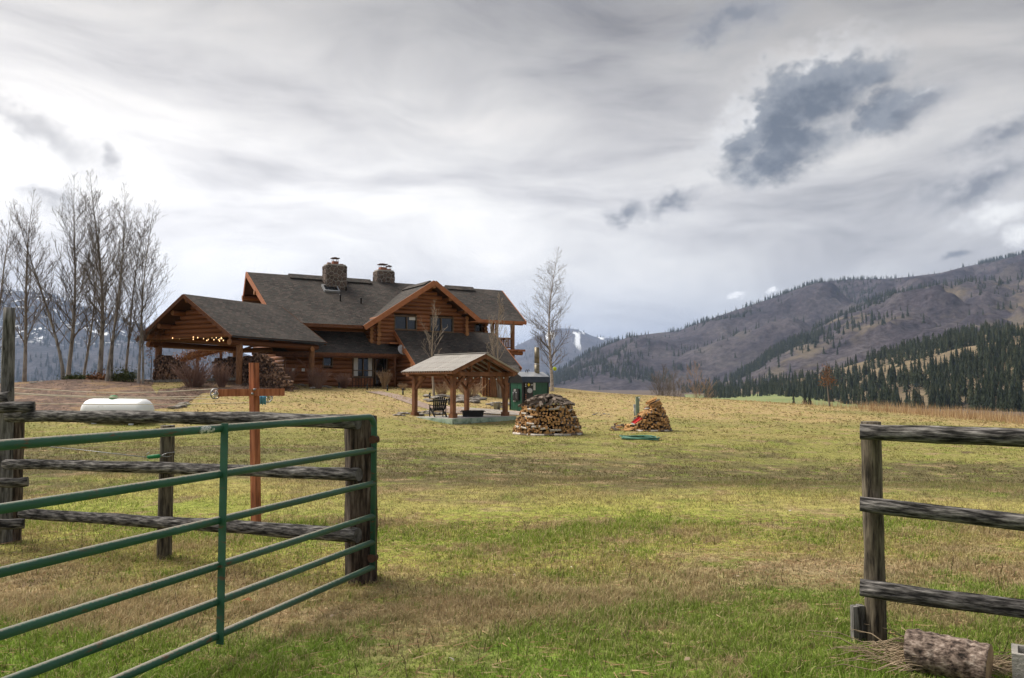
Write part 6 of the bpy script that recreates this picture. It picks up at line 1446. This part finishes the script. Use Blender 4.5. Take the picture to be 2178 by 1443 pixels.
bc = at(557, 850, 9.45); b = MB(); n = 8
v = [bc+Vector(((i/n-.5)*.10, .012*math.sin(i*1.9), z+.01*math.sin(i*2.3))) for z in (.045, 0, -.06) for i in range(n+1)]; b.add(v, [(j*(n+1)+i, j*(n+1)+i+1, (j+1)*(n+1)+i+1, (j+1)*(n+1)+i) for j in range(2) for i in range(n)], 0, True)
o = b.build('peg_bag', M['bluecloth']); sm = o.modifiers.new('thickness', 'SOLIDIFY'); sm.thickness = .008; tag(o, 'small pale blue cloth bag hanging by the cross arm pulley', 'bag')

# ------------------------------------------------------------------ bare trees
def bare_tree(seed, height, r0, lean=(0, 0), n_main=34, first=.22, spread=.42, up=.75, sub=6, subsub=3, wob=.02, minr=.011, droop=0.0, fork=0):
    """returns (trunk MB, branch MB) about the origin"""
    rg = random.Random(seed); T = MB(); B = MB(); n = 14
    def axis_pts(h, lean_, ph):
        return [Vector((lean_[0]*q**1.3*h+wob*h*math.sin(q*5+ph), lean_[1]*q**1.3*h+wob*h*math.cos(q*4+ph*2), q*h)) for q in [i/n for i in range(n+1)]]
    trunks = [(axis_pts(height, lean, rg.random()*6), r0)]
    for k in range(fork):
        trunks.append((axis_pts(height*rg.uniform(.75, .95), (lean[0]+rg.uniform(-.22, .22), lean[1]+rg.uniform(-.15, .15)), rg.random()*6), r0*.75))
    for tp_, rr in trunks:
        rs = [max(rr*(1-.95*(i/n))**1.25*(1.3 if i == 0 else 1), minr) for i in range(n+1)]; T.tube([(q.x, q.y, q.z-(.3 if i == 0 else 0)) for i, q in enumerate(tp_)], rs, 8, False); h_ = tp_[-1].z
        for k in range(n_main):
            q = first+(1-first)*((k+rg.random())/n_main)**.9; q = min(q, .985); i = min(int(q*n), n-1); base_ = tp_[i].lerp(tp_[i+1], q*n-i); a = rg.random()*6.2832
            Lb = h_*spread*(1-q)**.75*rg.uniform(.55, 1.1)*(.45+.55*min(1, (q-first)/.18+.35))+h_*.018; dirv = Vector((math.cos(a), math.sin(a), up*rg.uniform(.7, 1.5))).normalized()
            grow(B, base_, dirv, Lb, max(min(rs[i]*.38, .035), minr), rg, sub if q < .84 else max(3, sub//3), subsub if q < .84 else 1, minr, droop)
    return T, B
def grow(B, p, d_, L, r_, rg, sub, subsub, minr, droop):
    pts = [p]; dd = d_.copy(); m_ = 5
    for k in range(m_):
        dd = (dd+Vector((rg.uniform(-.16, .16), rg.uniform(-.16, .16), .10-droop+rg.uniform(-.05, .08)))).normalized(); pts.append(pts[-1]+dd*L/m_)
    B.tube(pts, [max(r_*(1-.8*k/m_), minr*.75) for k in range(m_+1)], 4 if r_ > .03 else 3, False)
    if sub <= 0: return
    for k in range(sub):
        q = .25+.75*(k+rg.random())/sub; i = min(int(q*m_), m_-1); b = pts[i].lerp(pts[i+1], q*m_-i); t_ = (pts[i+1]-pts[i]).normalized()
        s_ = t_.cross(Vector((rg.uniform(-1, 1), rg.uniform(-1, 1), rg.uniform(-1, 1)))).normalized(); d2 = (t_*.8+s_*rg.uniform(.5, .9)+Vector((0, 0, .15-droop))).normalized()
        grow(B, b, d2, L*rg.uniform(.22, .42)*(1.15-.5*q), max(r_*.5, minr*.8), rg, subsub if sub > subsub or subsub < 3 else 2, 0 if subsub <= 2 else 2, minr, droop) if sub > 2 else grow(B, b, d2, L*rg.uniform(.25, .45), max(r_*.5, minr*.75), rg, 0, 0, minr, droop)
def tree(name, p, label, args, tm, bm, group=None, rz=0):
    e = empty(name, p, rz, label, 'tree', group); T, B = bare_tree(**args); Mw = WM[e.name]
    put('trunk', T.mesh('trunk', M[tm]), Mw, e); put('crown', B.mesh('crown', M[bm]), Mw, e); return e
def base_at(px, Y): q = at(px, 818, Y); return Vector((q.x, q.y, G(q.x, q.y)))
asp = [(22, 47, 372-372+470, .0, .10), ]
# (x at the base, distance, top pixel y, lean, trunk radius, branches, label)
AS = [(48, 47.5, 403, (.02, 0), .17, 34, 'bare aspen with a dark forked foot beside the tall fence post'), (-6, 46, 430, (.03, 0), .14, 26, 'slim bare aspen half hidden by the tall fence post'),
      (132, 47, 420, (-.34, .05), .15, 24, 'bare aspen leaning far over towards the tall fence post'), (143, 48.5, 372, (.02, 0), .20, 40, 'tall bare aspen with a dark straight foot beside the leaning trunk'),
      (212, 47, 366, (-.06, 0), .22, 44, 'tallest bare aspen with a thick blackened curving foot'), (232, 45, 392, (.06, 0), .13, 28, 'slender pale aspen before the low evergreen'),
      (243, 45.4, 410, (.02, .0), .12, 24, 'thin pale aspen stem close beside the slender one'), (292, 44.5, 425, (.06, 0), .12, 26, 'slim aspen by the outer corner of the carport'),
      (262, 50, 440, (.12, 0), .13, 28, 'bare aspen leaning towards the carport'), (302, 44.6, 470, (-.02, 0), .09, 18, 'young aspen close against the carport eave'), (178, 50, 440, (.05, .05), .13, 28, 'bare aspen set back behind the tallest one')]
for k, (px, Y, top, lean, r_, nm, lab) in enumerate(AS):
    p = base_at(px, Y); h_ = at(px, top, Y).z-p.z
    tree('aspen_tree', p, lab, dict(seed=100+k, height=h_, r0=r_*.72, lean=lean, n_main=int(nm*1.9), first=.17, spread=.34, up=1.0, sub=10, subsub=3, wob=.012, minr=.0058), 'aspen', 'twig', 'bare aspens on the mulch mound')
p = base_at(1168, 60); h_ = at(1195, 528, 60).z-p.z
bt = tree('birch_tree', p, 'tall bare birch with a leaning pale trunk behind the boiler', dict(seed=7, height=h_, r0=.13, lean=(.055, 0), n_main=84, first=.14, spread=.35, up=.70, sub=10, subsub=3, wob=.022, minr=.006, droop=.06), 'birch', 'twig')
for k, (px, Y, top, lab, tm) in enumerate(((922, 49, 640, 'pale young aspen before the cross gable windows', 'paletwig'), (1062, 50, 625, 'pale young aspen in front of the balcony', 'paletwig'))):
    p = base_at(px, Y); h_ = at(px, top, Y).z-p.z
    tree('young_aspen', p, lab, dict(seed=40+k, height=h_, r0=.085, lean=(-.01, 0), n_main=22, first=.30, spread=.40, up=1.3, sub=5, subsub=2, wob=.015, minr=.011, fork=1 if k else 0), 'paletwig', 'paletwig', 'young aspens before the house')
for k, (px, Y, top, lab) in enumerate(((1412, 88, 775, 'bare brown tree with many stems beyond the lawn crest'), (1432, 90, 782, 'bare brown tree close beside the many stemmed one'), (1478, 92, 768, 'reddish bare tree with a single stem beyond the lawn crest'))):
    p = base_at(px, Y); h_ = at(px, top, Y).z-p.z
    tree('bare_tree', p, lab, dict(seed=60+k, height=h_, r0=.09, lean=(0, 0), n_main=30, first=.22, spread=.55, up=.95, sub=8, subsub=2, wob=.015, minr=.010, fork=3 if k == 0 else 1), 'twig', 'shrub2' if k == 2 else 'twig', 'bare trees beyond the crest')
# the little tree with rust leaves at the edge of the reeds
p = base_at(1762, 58); e = tree('young_oak', p, 'small tree keeping rust brown leaves at the edge of the reeds', dict(seed=71, height=at(1762, 772, 58).z-p.z, r0=.07, lean=(-.03, 0), n_main=22, first=.42, spread=.34, up=1.0, sub=5, subsub=2, wob=.012, minr=.012), 'twig', 'twig')
hh = at(1762, 772, 58).z-p.z
leaf_cloud('leaves', [(p+Vector((-.35, 0, hh*.62)), (.5, .5, .6)), (p+Vector((.2, 0, hh*.58)), (.5, .5, .5)), (p+Vector((-.1, 0, hh*.8)), (.4, .4, .6))], .085, 'rustleaf', e, 420, 5)
p = base_at(1830, 66); tree('dead_sapling', p, 'thin pale dead stem standing in the reeds', dict(seed=77, height=2.2, r0=.04, lean=(.02, 0), n_main=5, first=.4, spread=.2, up=1.2, sub=3, subsub=1, wob=.02, minr=.012), 'paletwig', 'paletwig')
for k, (px, Y, hgt) in enumerate(((1688, 300, 6.0), (1712, 310, 7.5), (1722, 330, 7.0))):
    q = at(px, 851, Y); e = empty('pine_tree', (q.x, q.y, VALLEY), 0, 'small dark pine at the near edge of the green meadow', 'tree', 'pines by the meadow'); cr, tk = pine_me[k]; g = q.z+1-VALLEY; Mx = Matrix.Translation((q.x, q.y, VALLEY)) @ Matrix.Diagonal((hgt*1.5, hgt*1.5, hgt+g*.6, 1)); put('crown', cr, Mx, e); put('trunk', tk, Mx, e)
# shrubs: fans of bare stems
def shrub(px, Y, h_, w_, n, label, mat='shrub', seed=0, rmin=.013):
    p = base_at(px, Y); e = empty('bare_shrub', p, 0, label, 'shrub', 'bare shrubs along the house'); rg = random.Random(seed); B = MB()
    for k in range(n):
        a = rg.random()*6.2832; t_ = rg.random()**.6; ang = t_*math.atan(w_/h_*1.15); d_ = Vector((math.cos(a)*math.sin(ang), math.sin(a)*math.sin(ang), math.cos(ang))); L = h_*rg.uniform(.55, 1.1)*(1-.12*t_)
        b0 = p+Vector((math.cos(a)*.22*t_*w_, math.sin(a)*.22*t_*w_, -.05)); bow = Vector((math.cos(a), math.sin(a), 0))*L*.10*rg.uniform(-.6, 1.2); mid = b0+d_*L*.5-bow*.5+Vector((rg.uniform(-.06, .06), rg.uniform(-.06, .06), .05)); tip = b0+d_*L+bow+Vector((rg.uniform(-.12, .12), rg.uniform(-.12, .12), rg.uniform(-.05, .05)))
        B.tube([b0, mid, tip], [rmin*1.4, rmin*1.0, rmin*.55], 3, False)
        for j in range(4):
            q = mid.lerp(tip, rg.random()*1.1-.35); B.tube([q, q+(d_+Vector((rg.uniform(-.8, .8), rg.uniform(-.8, .8), rg.uniform(-.2, .4))))*L*rg.uniform(.12, .26)], [rmin*.75, rmin*.45], 3, False)
    put('stems', B.mesh('stems', M[mat]), Matrix.Identity(4), e); return e
shrub(413, 42.5, 1.75, 1.5, 120, 'largest fan of reddish bare stems before the carport', seed=1)
shrub(472, 43, 1.5, .6, 60, 'thin grey brown shrub by the front carport post', seed=2)
shrub(612, 48, 1.45, .6, 60, 'narrow tan shrub beside the entry notices', 'shrub', seed=3)
shrub(675, 50, 1.45, 1.1, 90, 'dense reddish shrub in front of the inner carport post', seed=4)
shrub(731, 52.3, 1.1, .65, 80, 'low dark reddish shrub under the small window', seed=5)
shrub(817, 53.2, 1.35, .5, 80, 'upright tan shrub before the glazed door', 'shrub2', seed=6)
shrub(857, 52, .6, .35, 50, 'short tan tuft at the corner of the shed roofed wing', 'shrub2', seed=7)
shrub(1000, 49, 1.2, 1.1, 90, 'wide tan shrub seen through the pavilion', 'shrub2', seed=8); shrub(940, 49.5, 1.0, .8, 60, 'open tan shrub beside the pavilion back post', 'shrub2', seed=9)
def lowbush(px, Y, rx, rz_, label, mat, n, seed):
    p = base_at(px, Y); e = empty('evergreen_shrub', p, 0, label, 'shrub', 'low evergreens on the mound'); leaf_cloud('foliage', [(p+Vector((0, 0, rz_*.5)), (rx, rx*.8, rz_*.6)), (p+Vector((rx*.5, 0, rz_*.3)), (rx*.7, rx*.6, rz_*.4)), (p+Vector((-rx*.5, 0, rz_*.3)), (rx*.7, rx*.6, rz_*.4))], .09, mat, e, n, seed)
    MB().tube([p-Vector((0, 0, .1)), p+Vector((0, 0, rz_*.6))], [.05, .02], 5).build('stem', M['twig'], e)
lowbush(262, 45.5, .8, .8, 'low green and bronze evergreen between the aspens', 'evergreen', 1300, 1); lowbush(212, 46, .6, .5, 'small rust tinged evergreen at the blackened aspen foot', 'rustleaf', 500, 2); lowbush(170, 46.5, .9, .35, 'flat dull evergreen mat between the aspens', 'evergreen', 700, 3)
# rust leaves hanging on a climber at the outer carport post
p = K(CWD-.6, .6, 0); p.z = G(p.x, p.y); e = empty('climbing_vine', p, 0, 'climber with dry rust leaves on the outer carport post', 'vine'); leaf_cloud('leaves', [(p+Vector((0, -.2, 1.9)), (.35, .3, .9)), (p+Vector((.2, -.2, 2.6)), (.6, .3, .4)), (p+Vector((-.5, -.2, 2.7)), (.5, .3, .4)), (p+Vector((.5, -.2, 2.95)), (.8, .3, .2))], .085, 'rustleaf', e, 520, 9)
MB().tube([p, p+Vector((.12, -.22, 1.2)), p+Vector((-.05, -.22, 2.4)), p+Vector((.5, -.25, 2.9))], [.03, .022, .015, .01], 5).build('stem', M['twig'], e)
# hanging yellow ball in the birch
q = at(1180, 785, 59.4); hb3 = empty('hanging_ball', q, 0, 'bright yellow green ball hanging from the birch', 'ball'); MB().lathe([(.02, -.15), (.09, -.12), (.14, -.05), (.15, .03), (.12, .11), (.05, .15)], 14, Matrix.Translation(q)).build('ball', noisemat('lime_ball', [(.3, (.42, .52, .02)), (.7, (.50, .60, .04))], 4, rnd=0), hb3); MB().tube([q+Vector((0, 0, .14)), q+Vector((.0, .3, 1.6))], .008, 4).build('cord', M['cord'], hb3)
# small black path lights
def pathlight(px, py, h_=.38):
    p = hit(px, py)
    if p is None: return
    e = empty('path_light', p, 0, 'small black bollard light beside the garden path', 'light', 'path lights'); MB().lathe([(.05, -.05), (.05, h_*.7)], 8, Matrix.Translation(p)).build('stake', M['blackpl'], e); MB().lathe([(.04, h_*.7), (.055, h_*.72), (.06, h_), (.03, h_+.03)], 8, Matrix.Translation(p)).build('cap', M['darkmetal'], e)
for q in ((721, 826), (781, 830), (824, 832), (857, 840), (914, 850), (955, 862)): pathlight(*q)
# black wire railing before the glazed bay
ra, rb = at(750, 824, 53.6), at(800, 824, 54.6); e = empty('metal_railing', ra.lerp(rb, .5), 0, 'low black metal railing before the glazed bay', 'railing')
g0, g1_ = G(ra.x, ra.y), G(rb.x, rb.y); ra.z, rb.z = g0, g1_
for z in (.15, .68): MB().bar(ra+Vector((0, 0, z)), rb+Vector((0, 0, z)), .03, .03).build('bar', M['blackpl'], e)
for k in range(9): q = ra.lerp(rb, k/8); MB().bar(q-Vector((0, 0, .1)), q+Vector((0, 0, .72)), .03, .03, up=(1, 0, 0)).build('picket', M['blackpl'], e)
# pale pebbles, chips and leaves lying in the turf
rg = random.Random(12)
for k, (px, py) in enumerate([(225, 1390), (420, 1398), (706, 1325), (1217, 1218), (1095, 1235), (1780, 1333), (1680, 1095), (880, 1160), (1462, 1420), (960, 1420), (1330, 1195), (1570, 1238)]):
    p = hit(px, py, 2.5); o = put('leaf_scrap', MB().add([(-.02, -.010, 0), (0, -.015, .008), (.021, 0, .003), (.008, .013, .011), (-.013, .012, .004)], [(0, 1, 2, 3, 4)]).mesh('leaf_scrap', M['drystalk'] if k % 3 else M['birchbark']), Matrix.Translation(p+Vector((0, 0, .045))) @ Euler((rg.uniform(-.5, .5), rg.uniform(-.5, .5), rg.uniform(0, 6))).to_matrix().to_4x4()); tag(o, 'pale dry leaf scrap lying in the turf', 'leaf', 'leaf scraps in the turf')
p = hit(523, 1294, 2.5); o = put('dead_leaf', MB().add([(-.04, -.02, 0), (0, -.035, .02), (.045, 0, .004), (.012, .03, .024), (-.03, .025, .006)], [(0, 1, 2, 3, 4)]).mesh('dead_leaf', M['rustleaf']), Matrix.Translation(p+Vector((0, 0, .05)))); tag(o, 'single orange brown dead leaf lying under the gate', 'leaf')
